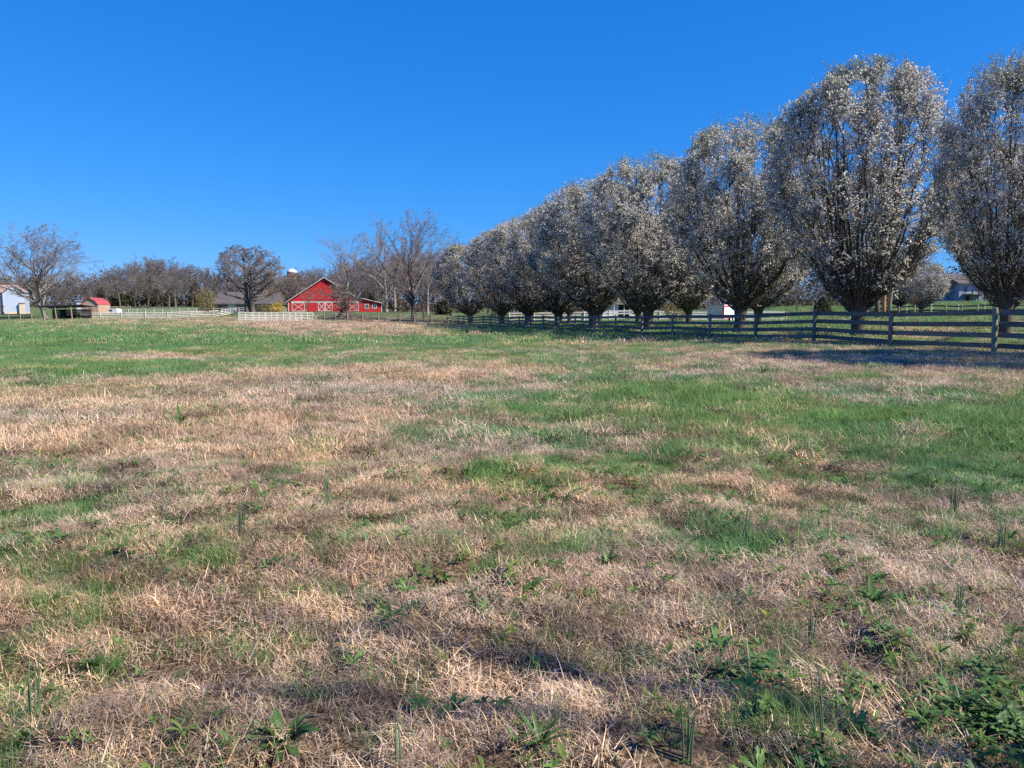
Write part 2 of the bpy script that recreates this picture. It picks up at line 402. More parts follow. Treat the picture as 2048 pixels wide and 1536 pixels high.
# cross fence to the corral
cpx = [632, 648, 671, 695, 725, 757, 799, 829, 863, 896]
cY = [126, 127, 127, 127.5, 128, 128, 128.5, 129, 129.5, 130.2]
pts = [(PX(a, Y), Y, (1.6 if 640 < a < 790 else 1.75)) for a, Y in zip(cpx, cY)]
build_fence('pasture_cross_fence', pts, (.9, .66, .42, .2), .13, M['post'], M['board'],
            'weathered grey board fence running across from the corral to the corner by the red barn', off=(.02, .12), pr=.1)
# corner brace board and corral brace board
a = P(880, 0, 130); 
mb = MB().bar((0, 0, 0), (2.1, .25, 1.35), .14, .05); o = mb.build('fence_brace', M['post']); o.location = (PX(877, 130), 129.6, gz(PX(877, 130), 129.6) - .03)
tag(o, 'slanting brace board leaning on the fence corner under the first pear trees', 'brace')
mb = MB().bar((0, 0, 0), (-.75, .1, 1.55), .12, .05); o = mb.build('fence_brace', M['white_board']); o.location = (PX(634, 125.5), 125.6, gz(PX(634, 125.5), 125.6) - .03)
tag(o, 'slanting white brace board at the right end of the white corral panels', 'brace')

# white board fence left of the corral
wpx = [160, 200, 242, 290, 335, 381, 427, 472]; wY = [146, 147, 148, 149, 150, 152, 155, 159]
pts = [(PX(a, Y), Y, 1.42) for a, Y in zip(wpx, wY)]
build_fence('white_board_fence', pts, (.9, .66, .42, .2), .15, M['white_board'], M['white_board'],
            'white four-board fence between the open shelter and the corral', off=(.0, .1), pr=.09)
mb = MB().bar((0, 0, 0), (-.95, .1, 1.3), .13, .05); o = mb.build('fence_brace', M['white_board']); o.location = (PX(205, 146.5), 146.6, gz(PX(205, 146.5), 146.6) - .03)
tag(o, 'slanting white brace board on the white fence by the tan shed', 'brace')
# far white fence behind
pts = [(PX(a, 192), 192, 1.35) for a in range(240, 500, 17)]
build_fence('far_rail_fence', pts, (.92, .58, .24), .13, M['white_board'], M['white_board'],
            'far white rail fence in front of the bare wood, beyond the white board fence', off=(0, .1), pr=.08, sides=6)
pts = [(PX(a, 215), 215, 1.4) for a in range(205, 275, 14)]
build_fence('upper_rail_fence', pts, (.9, .5), .14, M['tan_board'], M['tan_board'],
            'short tan rail fence high behind the silver trailer near the wood', off=(0, .1), pr=.08, sides=6)
# black fence at the far left
pts = [(PX(a, 140), 140, 1.36) for a in (-52, -29, -6, 17, 40, 63)]
build_fence('black_board_fence', pts, (.88, .46), .17, M['post'], M['dark_board'],
            'black two-board fence with pale posts at the far left edge', off=(0, .12), pr=.075)
pts = [(PX(a, 148), 148, 1.3) for a in (114, 128, 144, 160)]
build_fence('dark_pen_fence', pts, (.9, .62, .35, .1), .13, M['dark_board'], M['dark_board'],
            'dark rail fence seen through the open wooden shelter', off=(0, .1), pr=.07, sides=6)
# white fence behind the pear rows
pts = [(PX(a, 122), 122 - .002 * (a - 1020), 1.75) for a in range(1018, 1600, 50)]
build_fence('white_paddock_fence', pts, (.93, .7, .3), .24, M['white_paint'], M['white_paint'],
            'bright white board fence behind the pear trees', off=(0, .1), pr=.085, sides=8)
# brown fence on the right, beyond the pears
pts = []
for k in range(20):
    t = k / 19; a = 1735 + (2330 - 1735) * t; Y = 80 - 8 * t
    pts.append((PX(a, Y), Y, 1.42))
build_fence('brown_rail_fence', pts, (.93, .6, .28), .14, M['tan_board'], M['dark_board'],
            'dark brown rail fence beyond the pear trees on the right', off=(0, .1), pr=.07, sides=6)
pts = [(PX(a, 92), 92, 1.5) for a in (1700, 1762, 1812, 1862, 1915, 1968, 2030, 2090)]
build_fence('cream_post_fence', pts, (.55,), .05, M['white_board'], M['dark_board'],
            'line of cream posts with a single rail behind the right-hand pear trees', off=(0, .08), pr=.1)

# corral panels: each panel a thing
edges = [(476, 504.5), (505, 530), (530.5, 553.5), (554, 578.5), (579, 602.5), (603, 626)]
plab = ['leftmost white metal corral panel, standing beside the end of the white fence', 'second white metal corral panel from the left', 'third white metal corral panel from the left',
        'fourth white metal corral panel from the left', 'fifth white metal corral panel from the left', 'rightmost white metal corral panel, beside the slanting brace board']
for k, (a, b) in enumerate(edges):
    Ya = 118 + 8 * (a - 476) / 150; Yb = 118 + 8 * (b - 476) / 150
    A = Vector((PX(a, Ya), Ya, 0)); B = Vector((PX(b, Yb), Yb, 0)); A.z = gz(A.x, A.y); B.z = gz(B.x, B.y)
    root = empty('corral_panel', A, 0, plab[k], 'corral panel', 'white corral panels')
    D = B - A
    hgt = 1.55
    for s in (0.03, .5, .97):
        p = D * s; MB().tube([p + Vector((0, 0, .02)), p + Vector((0, 0, hgt))], .06, 8).build('upright', M['white_paint'], root)
    for r in range(6):
        z = .2 + (hgt - .22) * r / 5
        MB().tube([D * .03 + Vector((0, 0, z)), D * .5 + Vector((0, 0, z + random.uniform(-.03, .03))), D * .97 + Vector((0, 0, z))], .05, 6).build('rail', M['white_paint'], root)
    for s in (.06, .94):
        p = D * s; MB().bar(p + Vector((0, -.25, .03)), p + Vector((0, .25, .03)), .07, .05).build('foot', M['white_paint'], root)

# ------------------------------------------------------------------ buildings
def root_at(name, px, Y, rz, label, cat, sink=.05):
    x = PX(px, Y); return empty(name, (x, Y, gz(x, Y) - sink), rz, label, cat)

def red_barn():
    Y = 185; s = MPP(Y); px0 = 577
    r = root_at('red_barn', px0, Y, math.radians(12), 'large red barn with white trimmed sliding doors and pale metal roof', 'barn', .1)
    X = lambda px: (px - px0) * s; Z = lambda py: (624 - py) * s + .1
    W = [(0, 0), (X(760), 0), (X(760), Z(606.5)), (X(710), Z(595)), (X(647), Z(556.5)), (0, Z(603))]
    dep = 15
    MB().prism(W, 0, dep).build('wall', M['barn_red'], r)
    def roof(p, q, nm='roof', ov=.55):
        (x0, z0), (x1, z1) = p, q
        d = Vector((x1 - x0, 0, z1 - z0)).normalized(); n = Vector((-d.z, 0, d.x)) * .14
        a = Vector((x0, 0, z0)); b = Vector((x1, 0, z1)); u = Vector((0, 0, .06))
        MB().prism([(a.x, a.z + .03), (b.x, b.z + .03), (b.x + n.x, b.z + n.z + .03), (a.x + n.x, a.z + n.z + .03)], -ov, dep + ov).build(nm, M['roof_metal'], r)
    sl = (Z(556.5) - Z(603)) / (X(647))
    roof((-.5, Z(603) - .5 * sl), (X(647), Z(556.5))); roof((X(647), Z(556.5)), (X(710), Z(595))); roof((X(710) + .01, Z(595)), (X(760) + .5, Z(606.5) - .13))
    wt = M['white_paint']
    # header track and door panels
    MB().box((X(583), -.16, Z(605.2)), (X(714), -.05, Z(603.2))).build('door_track', wt, r)
    def door(a, b, top, bot, x=True, name='sliding_door', col='barn_red', frame=True):
        x0, x1, z0, z1 = X(a), X(b), Z(bot), Z(top)
        d = MB().box((x0, -.1, z0), (x1, -.02, z1)).build(name, M[col], r)
        w = .13
        m = MB()
        if frame:
            m.box((x0, -.14, z0), (x0 + w, -.105, z1)); m.box((x1 - w, -.14, z0), (x1, -.105, z1))
            m.box((x0 + w + .002, -.14, z1 - w), (x1 - w - .002, -.105, z1)); m.box((x0 + w + .002, -.14, z0), (x1 - w - .002, -.105, z0 + w))
            m.build('frame', wt, d)
        if x:
            m = MB(); m.bar((x0 + w, -.117, z0 + w), (x1 - w, -.117, z1 - w), .11, .02, (1, 0, 0)); m.build('brace', wt, d)
            m = MB(); m.bar((x0 + w, -.142, z1 - w), (x1 - w, -.142, z0 + w), .11, .02, (1, 0, 0)); m.build('brace', wt, d)
    door(583.5, 609, 605.6, 623); door(609.6, 633.8, 605.6, 623, x=False, frame=False); door(634.4, 648, 604.8, 622.6); door(648.4, 662.5, 604.8, 622.6); door(690, 714, 605.4, 622.4)
    for a, b in ((727, 733.8), (742, 748.8)):
        x0, x1, z0, z1 = X(a), X(b), Z(616.3), Z(609)
        w = MB().box((x0, -.03, z0), (x1, -.015, z1)).build('window', M['glass'], r)
        f = .13; m = MB()
        m.box((x0 - f, -.08, z0 - f), (x0, -.012, z1 + f)); m.box((x1, -.08, z0 - f), (x1 + f, -.012, z1 + f)); m.box((x0 + .002, -.08, z1), (x1 - .002, -.012, z1 + f)); m.box((x0 + .002, -.08, z0 - f), (x1 - .002, -.012, z0))
        m.box((x0 + (x1 - x0) * .47, -.06, z0), (x0 + (x1 - x0) * .53, -.032, z1)); m.build('frame', wt, w)
    MB().box((X(759.3), -.06, 0), (X(760.6), -.008, Z(607.5))).build('corner_trim', wt, r)
    MB().box((X(576.6), -.06, 0), (X(577.9), -.008, Z(604))).build('corner_trim', wt, r)
    # louvre / vent above the doors and thin eave strip
    MB().box((X(622), -.22, Z(602.6)), (X(662), -.01, Z(601.6))).build('door_hood', M['roof_grey'], r)
    for k in range(38):   # battens: fine upright relief of the siding
        x = X(580) + (X(757) - X(580)) * k / 37
        # height of the gable at x
        zz = np.interp(x, [0, X(647), X(710), X(760)], [Z(603), Z(556.5), Z(595), Z(606.5)])
        z0 = Z(602.8) if x < X(715) else .02
        if zz - .15 > z0 + .3 and not (X(725) < x < X(751)): MB().box((x - .02, -.03, z0), (x + .02, -.003, zz - .1)).build('batten', M['barn_red'], r)
red_barn()

def grey_barn():
    Y = 200; s = MPP(Y); px0 = 427
    r = root_at('old_grey_barn', px0, Y, 0, 'old grey barn with wide sagging roof half hidden behind the round bare tree', 'barn', .1)
    X = lambda px: (px - px0) * s; Z = lambda py: (619 - py) * s
    w, dep = X(548), 11
    MB().box((0, 0, -1), (w, dep, Z(599))).build('wall', M['grey_wall'], r)
    m = MB(); m.add([(-.6, -1.3, Z(600.5)), (w + .6, -1.3, Z(600.5)), (w + .2, dep / 2, Z(576)), (-.2, dep / 2, Z(576)), (w + .6, dep + 1, Z(600.5)), (-.6, dep + 1, Z(600.5)),
                     (-.6, -1.3, Z(602)), (w + .6, -1.3, Z(602)), (w + .6, dep + 1, Z(602)), (-.6, dep + 1, Z(602))],
                    [(0, 1, 2, 3), (3, 2, 4, 5), (6, 7, 1, 0), (7, 8, 4, 2, 1), (9, 6, 0, 3, 5), (8, 9, 5, 4), (9, 8, 7, 6)]); m.build('roof', M['roof_grey'], r)
    MB().box((X(456), -.12, 0), (X(472), -.03, Z(601.5))).build('door', M['white_wall'], r)
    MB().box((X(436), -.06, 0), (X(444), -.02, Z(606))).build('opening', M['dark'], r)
grey_barn()

def silo():
    Y = 232; s = MPP(Y); x = PX(586, Y); rad = 10 * s
    r = empty('silo', (x, Y, gz(x, Y)), 0, 'rusty brick silo with white dome rising behind the trees left of the red barn', 'silo')
    h = P(586, 546, Y).z - gz(x, Y)
    MB().tube([(0, 0, -.5), (0, 0, h)], rad, 24).build('wall', M['silo'], r, True)
    m = MB(); pts_ = []; rr = []
    for k in range(7):
        a = k / 6 * math.pi / 2; pts_.append((0, 0, h + math.sin(a) * 8.5 * s + .005)); rr.append(rad * 1.02 * math.cos(a) + .02)
    m.tube(pts_, rr, 24).build('dome', M['dome'], r, True)
    for k in range(8):
        z = h * (k + 1) / 9; m = MB(); m.tube([(0, 0, z), (0, 0, z + .08)], rad * 1.015, 24).build('hoop', M['roof_grey'], r)
silo()

def tan_shed():
    Y = 175; s = MPP(Y); px0 = 163
    r = root_at('tan_shed', px0, Y, 0, 'tan gambrel shed with red metal roof behind the white fence', 'shed')
    w = 34 * s; h = lambda py: (628 - py) * s; dep = 5.2
    prof = [(0, 0), (w, 0), (w, h(609.5)), (w * .82, h(602)), (w * .5, h(596)), (w * .18, h(602)), (0, h(609.5))]
    MB().prism(prof, 0, dep).build('wall', M['tan_wall'], r)
    for i in range(2, 6):
        (x0, z0), (x1, z1) = prof[i], prof[i + 1]
        d = Vector((x1 - x0, 0, z1 - z0)).normalized(); n = Vector((d.z, 0, -d.x)) * .1
        MB().prism([(x0 + n.x * .1, z0 + n.z * .1), (x1 + n.x * .1, z1 + n.z * .1), (x1 + n.x, z1 + n.z), (x0 + n.x, z0 + n.z)], -.25, dep + .25).build('roof_panel', M['red_roof'], r)
    MB().box((.9, -.05, 0), (w - .9, -.01, 2.1)).build('door', M['tan_wall'], r)
    MB().box((-.05, -.04, h(610)), (w + .05, -.012, h(610) + .07)).build('trim', M['cream_wall'], r)
tan_shed()

def shelter():
    Y = 141; s = MPP(Y); px0 = 84
    r = root_at('open_shelter', px0, Y, 0, 'open wooden run-in shelter with flat dark roof on pale leaning posts', 'shelter')
    w = 84 * s; zt = 32 * s
    m = MB(); m.add([(-.3, -.7, zt - .28), (w, -.7, zt), (w, 3.6, zt - .35), (-.3, 3.6, zt - .6), (-.3, -.7, zt - .16), (w, -.7, zt + .1), (w, 3.6, zt - .25), (-.3, 3.6, zt - .5)],
                    [(3, 2, 1, 0), (4, 5, 6, 7), (0, 1, 5, 4), (1, 2, 6, 5), (2, 3, 7, 6), (3, 0, 4, 7)]); m.build('roof', M['dark_board'], r)
    MB().bar((.0, -.5, zt - .38), (w - .6, -.5, zt - .14), .16, .07).build('beam', M['board'], r)
    for a, l in ((92, -.25), (116, -.25), (147, -.2)):
        x = (a - px0) * s; MB().tube([(x, -.5, -.2), (x + l, -.5, zt - .3)], [.11, .1], 8).build('post', M['post'], r)
    for a in (88, 112, 129, 161):
        x = (a - px0) * s; MB().tube([(x, 3.1, -.2), (x, 3.1, zt - .55)], [.09, .08], 7).build('post', M['dark_board'], r)
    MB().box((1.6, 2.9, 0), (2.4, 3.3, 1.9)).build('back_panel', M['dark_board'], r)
    for k in range(6): MB().bar((-.1, 3.25, .25 + k * .36), (w * .95, 3.25, .25 + k * .36), .3, .04).build('shade_backing', M['dark_board'], r)  # dark boards added across the back so the inside looks shaded
    for k in range(3): MB().bar((2.3, 3.0, .35 + k * .45), (w - .4, 3.0, .35 + k * .45), .14, .04).build('rail', M['dark_board'], r)
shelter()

def left_house():
    Y = 188; s = MPP(Y); px0 = 9
    r = root_at('pale_house', px0, Y, math.radians(26), 'pale bluish white two-storey house with brown roof at the far left edge', 'house')
    X = lambda px: (px - px0) * s; Z = lambda py: (628.5 - py) * s
    MB().box((X(-90), .8, -.3), (X(9), 9, Z(585.5))).build('wall', M['pale_blue_wall'], r)
    MB().prism([(X(9), Z(624)), (X(44), Z(624)), (X(44), Z(585)), (X(26), Z(571.5)), (X(9), Z(585))], 0, 9).build('gable_wall', M['pale_blue_wall'], r)
    MB().box((X(8.8), -.03, -.3), (X(44.2), 9, Z(624.05))).build('foundation', M['cream_wall'], r)
    m = MB(); m.add([(X(-90), .3, Z(585.5)), (X(12), .3, Z(585.5)), (X(26), 4.8, Z(570)), (X(-90), 4.8, Z(570)), (X(-90), 9.4, Z(585.5)), (X(12), 9.4, Z(585.5)), (X(-90), .3, Z(585)), (X(12), .3, Z(585)), (X(26), 4.8, Z(569.4)), (X(-90), 4.8, Z(569.4)), (X(-90), 9.4, Z(585)), (X(12), 9.4, Z(585))],
                    [(6, 7, 8, 9), (9, 8, 11, 10), (0, 1, 7, 6), (2, 1, 0, 3), (4, 5, 2, 3), (1, 2, 8, 7), (2, 5, 11, 8), (3, 0, 6, 9), (4, 3, 9, 10), (5, 4, 10, 11)]); m.build('roof', M['shingle'], r)
    for (a, b) in (((7.6, 586), (26, 571.3)), ((26, 571.3), (45.4, 586))):
        (x0, z0), (x1, z1) = (X(a[0]), Z(a[1])), (X(b[0]), Z(b[1]))
        MB().prism([(x0, z0 + .02), (x1, z1 + .02), (x1, z1 + .22), (x0, z0 + .22)], -.35, 9.3).build('gable_roof', M['shingle'], r)
    MB().box((X(35), -.75, -.3), (X(44.8), -.032, Z(607))).build('bay', M['cream_wall'], r)
    MB().box((X(34.6), -.9, Z(607)), (X(45), -.032, Z(605.4))).build('bay_roof', M['shingle'], r)
    MB().box((X(-40), -1.5, Z(613.2)), (X(9), .3, Z(612))).build('porch_roof', M['dark_board'], r)
    for a in (-30, -12, 3.5): MB().box((X(a), -1.4, -.3), (X(a) + .14, -1.26, Z(613.2))).build('porch_post', M['board'], r)
    MB().box((X(7.4), -.02, Z(624)), (X(9.4), .79, Z(586))).build('corner_trim', M['cream_wall'], r)
left_house()

def far_white_shed():
    Y = 185; s = MPP(Y)
    r = root_at('small_white_shed', 154, Y, 0, 'small white shed corner seen behind the tan shed', 'shed')
    MB().box((0, 0, -.2), (1.6, 2, 27 * s)).build('wall', M['white_wall'], r)
    MB().box((-.2, -.2, 27 * s), (1.8, 2.2, 27 * s + .12)).build('roof', M['roof_metal'], r)
far_white_shed()

def wheel(parent, x, y, z, rad, axis='y'):
    d = Vector((0, .11, 0)) if axis == 'y' else Vector((.11, 0, 0))
    c = Vector((x, y, z))
    w = MB().tube([c - d, c - d * .8, c + d * .8, c + d], [rad * .9, rad, rad, rad * .9], 16).build('wheel', M['rubber'], parent)
    MB().tube([c - d * 1.08, c + d * 1.08], rad * .5, 12).build('rim', M['white_paint'], w)

def stock_trailer():
    Y = 163; s = MPP(Y)
    r = root_at('stock_trailer', 218, Y, 0, 'small silver stock trailer parked beside the tan shed', 'trailer', 0)
    w = 17 * s; h = 13.5 * s
    MB().prism([(0, .45), (w, .45), (w, h - .35), (w - .25, h), (.25, h), (0, h - .2)], 0, 1.9).build('body', M['trailer_side'], r)
    MB().box((.05, -.03, h * .62), (w * .4, -.005, h * .86)).build('window', M['glass'], r)
    MB().box((.1, -.02, h * .36), (w - .1, -.004, h * .42)).build('stripe', M['roof_grey'], r)
    wheel(r, w * .4, .05, .34, .34); wheel(r, w * .62, .05, .34, .34)
    MB().bar((w, .9, .45), (w + 1.1, .9, .45), .1, .08).build('hitch', M['dark_board'], r)
stock_trailer()

def cargo_trailer():
    Y = 88; x = PX(1447.5, Y); z = gz(x, Y)
    r = empty('cargo_trailer', (x, Y, z), 0, 'white box cargo trailer with red corner trim behind the pear trunks', 'trailer')
    a = math.radians(50)
    w = Vector((math.sin(a), -math.cos(a), 0)); g = Vector((-math.cos(a), -math.sin(a), 0))
    ex = -w; ey = -g                    # ex along the narrow end, ey along the long side
    top = P(1447, 609.5, Y).z - z
    Lw, Ls = 2.1, 3.4
    def bx(m, a0, a1, b0, b1, z0, z1):
        v = [ex * i + ey * j + Vector((0, 0, k)) for k in (z0, z1) for i, j in ((a0, b0), (a1, b0), (a1, b1), (a0, b1))]
        return m.add(v, [(3, 2, 1, 0), (4, 5, 6, 7), (0, 1, 5, 4), (1, 2, 6, 5), (2, 3, 7, 6), (3, 0, 4, 7)])
    bx(MB(), 0, Lw, 0, Ls, .45, top - .1).build('body', M['trailer_side'], r)
    bx(MB(), -.03, Lw + .03, -.03, Ls + .03, top - .098, top + .02).build('roof', M['white_paint'], r)
    bx(MB(), -.025, .1, -.025, .1, .44, top - .102).build('corner_trim', M['red_trim'], r)
    bx(MB(), -.02, .0, .102, Ls, top - .24, top - .102).build('top_trim', M['red_trim'], r)
    bx(MB(), -.022, -.001, .12, Ls, .5, .62).build('bottom_trim', M['red_trim'], r)
    c = ey * 1.7 + Vector((0, 0, .36)) - ex * .06
    wv = MB().tube([c - ex * .1, c + ex * .1], .36, 16).build('wheel', M['rubber'], r); MB().tube([c - ex * .12, c + ex * .11], .18, 12).build('rim', M['white_paint'], wv)
    c2 = ey * 2.5 + Vector((0, 0, .36)) - ex * .06
    wv = MB().tube([c2 - ex * .1, c2 + ex * .1], .36, 16).build('wheel', M['rubber'], r); MB().tube([c2 - ex * .12, c2 + ex * .11], .18, 12).build('rim', M['white_paint'], wv)
cargo_trailer()

def back_house():
    Y = 128; s = MPP(Y); px0 = 1185
    r = root_at('porch_house', px0, Y, 0, 'white house with a dark porch half hidden by the middle pear trees', 'house')
    X = lambda px: (px - px0) * s; Z = lambda py: (627 - py) * s
    MB().box((0, 0, -.5), (X(1236), 7, Z(595))).build('wall', M['white_wall'], r)
    MB().box((X(1236) + .01, 2.2, -.5), (X(1278), 7, Z(595))).build('porch_wall', M['dark_board'], r)
    MB().box((X(1264), 2.0, .1), (X(1271), 2.19, Z(602))).build('door', M['white_wall'], r)
    m = MB(); m.add([(-.4, -.5, Z(595)), (X(1282), -.5, Z(595)), (X(1282), 3.5, Z(575)), (-.4, 3.5, Z(575)), (X(1282), 7.5, Z(595)), (-.4, 7.5, Z(595))],
                    [(0, 1, 2, 3), (3, 2, 4, 5), (1, 4, 2), (5, 0, 3), (5, 4, 1, 0)]); m.build('roof', M['roof_grey'], r)
    for a in (1247, 1258, 1276): MB().box((X(a), -.2, -.4), (X(a) + .13, -.07, Z(595.2))).build('porch_post', M['white_wall'], r)
    MB().box((X(1236) + .02, -.3, -.4), (X(1278), 2.18, .05)).build('porch_floor', M['board'], r)
    x = PX(1228, 118); o = MB().tube([(0, 0, 0), (0, 0, 4.2)], [.07, .05], 8).build('white_pole', M['white_paint']); o.location = (x, 118, gz(x, 118)); tag(o, 'thin white pole standing in front of the porch house', 'pole')
back_house()

def hill_house():
    Y = 140; s = MPP(Y); px0 = 1916
    r = root_at('hill_house', px0, Y, 0, 'slate blue house with raised deck on the hill at the right edge', 'house')
    X = lambda px: (px - px0) * s; Z = lambda py: (605 - py) * s
    MB().box((0, 0, -1), (X(2060), 9, Z(566))).build('wall', M['blue_wall'], r)
    m = MB(); m.add([(-.5, -.6, Z(567)), (X(2066), -.6, Z(567)), (X(2066), 4.5, Z(545)), (-.5, 4.5, Z(545)), (X(2066), 9.6, Z(567)), (-.5, 9.6, Z(567))],
                    [(0, 1, 2, 3), (3, 2, 4, 5), (1, 4, 2), (5, 0, 3), (5, 4, 1, 0)]); m.build('roof', M['roof_grey'], r)
    MB().box((X(1922), -3, Z(590)), (X(1960), -.01, Z(588))).build('deck', M['board'], r)
    for a in (1923, 1935, 1947, 1958): MB().box((X(a), -2.9, -1), (X(a) + .16, -2.74, Z(580))).build('deck_post', M['dark_board'], r)
    MB().box((X(1922), -2.95, Z(581)), (X(1960), -2.87, Z(580))).build('deck_rail', M['dark_board'], r)
    for a in (1925, 1968, 1990): 
        w = MB().box((X(a), -.05, Z(584)), (X(a + 7), -.012, Z(573))).build('window', M['glass'], r)
        MB().box((X(a) - .12, -.08, Z(584.8)), (X(a + 7) + .12, -.052, Z(584))).build('sill', M['white_paint'], w)
    MB().box((X(1930), -.05, 0), (X(1937), -.012, Z(592))).build('door', M['dark_board'], r)
hill_house()
for px, Y, h, lab in ((1046, 118, 1.9, 'thin white marker post standing behind the sixth pear tree'), (1035, 165, 2.6, 'white utility post far behind the pear trees')):
    x = PX(px, Y); o = MB().tube([(0, 0, -.1), (0, 0, h)], .06, 8).build('marker_post', M['white_paint']); o.location = (x, Y, gz(x, Y)); tag(o, lab, 'post')

# ------------------------------------------------------------------ trees
def nrm(v): return v / np.maximum(np.linalg.norm(v, axis=-1, keepdims=True), 1e-9)
def tubes(Pp, R, sides):
    """batch of tubes: Pp (B,n,3), R (B,n)"""
    B, n, _ = Pp.shape
    T = np.empty_like(Pp); T[:, 1:-1] = Pp[:, 2:] - Pp[:, :-2]; T[:, 0] = Pp[:, 1] - Pp[:, 0]; T[:, -1] = Pp[:, -1] - Pp[:, -2]; T = nrm(T)
    ref = np.tile(np.array([.36, .23, .9]), (B, n, 1)); ref[np.abs(T[..., 2]) > .85] = (1, .15, 0)
    A = nrm(np.cross(T, ref)); Bv = np.cross(T, A)
    ang = np.arange(sides) * 2 * math.pi / sides
    V = Pp[:, :, None] + (A[:, :, None] * np.cos(ang)[:, None] + Bv[:, :, None] * np.sin(ang)[:, None]) * R[:, :, None, None]
    base = (np.arange(B)[:, None, None] * n + np.arange(n - 1)[None, :, None]) * sides
    i = np.arange(sides); j = (i + 1) % sides
    Q = np.stack([base + i, base + j, base + sides + j, base + sides + i], -1).reshape(-1, 4)
    return V.reshape(-1, 3), Q
def join(parts):
    v = []; f = []; n = 0
    for a, b in parts: v.append(a); f.append(b + n); n += len(a)
    return np.concatenate(v), f
def at_t(Pp, R, idx, t):
    n = Pp.shape[1]; fpos = np.clip(t, 0, .999) * (n - 1); i = fpos.astype(int); fr = (fpos - i)[:, None]
    a = Pp[idx, i]; b = Pp[idx, i + 1]
    return a * (1 - fr) + b * fr, nrm(b - a), R[idx, i] * (1 - fr[:, 0]) + R[idx, i + 1] * fr[:, 0]
def grow(r, Pp, R, L, nch, trange, ang, lr, up, npts, wig, rr, tip=.25, tfade=.5):
    B = Pp.shape[0]; idx = np.repeat(np.arange(B), nch); k = np.tile(np.arange(nch), B)
    t = trange[0] + (trange[1] - trange[0]) * (k + r.uniform(0, 1, len(k))) / nch
    p0, tan, rad = at_t(Pp, R, idx, t)
    v = nrm(np.cross(tan, r.normal(size=tan.shape))); a = np.radians(r.uniform(ang[0], ang[1], len(idx)))[:, None]
    d = nrm(tan * np.cos(a) + v * np.sin(a))
    Lc = L[idx] * lr * (1 - tfade * t) * r.uniform(.65, 1.3, len(idx))
    out = np.empty((len(idx), npts, 3)); out[:, 0] = p0
    for s in range(1, npts):
        d = nrm(d + np.array([0, 0, up]) + r.normal(size=d.shape) * wig); out[:, s] = out[:, s - 1] + d * (Lc / (npts - 1))[:, None]
    r0 = np.minimum(rad * rr, rad * .95); Rc = r0[:, None] * np.linspace(1, tip, npts)
    return out, Rc, Lc

def quads_at(r, pos, size, n, spread, tint, flat=0):
    """n small random quads round every position; returns verts, quads, colours"""
    N = len(pos) * n
    c = np.repeat(pos, n, 0) + r.normal(size=(N, 3)) * spread
    a = nrm(r.normal(size=(N, 3))); b = nrm(np.cross(a, r.normal(size=(N, 3))))
    s = size * r.uniform(.6, 1.3, (N, 1))
    V = np.stack([c - a * s - b * s * .25, c + b * s * .7 - a * s * .1, c + a * s + b * s * .2, c - b * s * .6 + a * s * .15], 1).reshape(-1, 3)
    Q = np.arange(N * 4).reshape(-1, 4)
    col = np.repeat(np.repeat(tint, n, 0) * r.uniform(.85, 1.12, (N, 1)), 4, 0)
    return V, Q, np.concatenate([col, np.ones((len(col), 1))], 1)

def puffs_at(r, pos, size, n, spread, tint):
    """n small lumpy solids round every position"""
    N = len(pos) * n
    c = np.repeat(pos, n, 0) + r.normal(size=(N, 3)) * spread
    a = nrm(r.normal(size=(N, 3))); b = nrm(np.cross(a, r.normal(size=(N, 3)))); d = np.cross(a, b)
    s = size * r.uniform(.55, 1.3, (N, 1))
    j = lambda: r.uniform(.65, 1.25, (N, 1))
    e = b * -.5 + d * .866; f = b * -.5 - d * .866
    V = np.stack([c + a * s * j() * .8, c - a * s * j() * .8, c + b * s * j(), c + e * s * j(), c + f * s * j()], 1).reshape(-1, 3)
    T = np.array([[0, 2, 3], [0, 3, 4], [0, 4, 2], [1, 3, 2], [1, 4, 3], [1, 2, 4]])
    Fc = (np.arange(N)[:, None, None] * 5 + T).reshape(-1, 3)
    col = np.repeat(np.repeat(tint, n, 0) * r.uniform(.88, 1.1, (N, 1)), 5, 0)
    return V, Fc, np.concatenate([col, np.ones((len(col), 1))], 1)

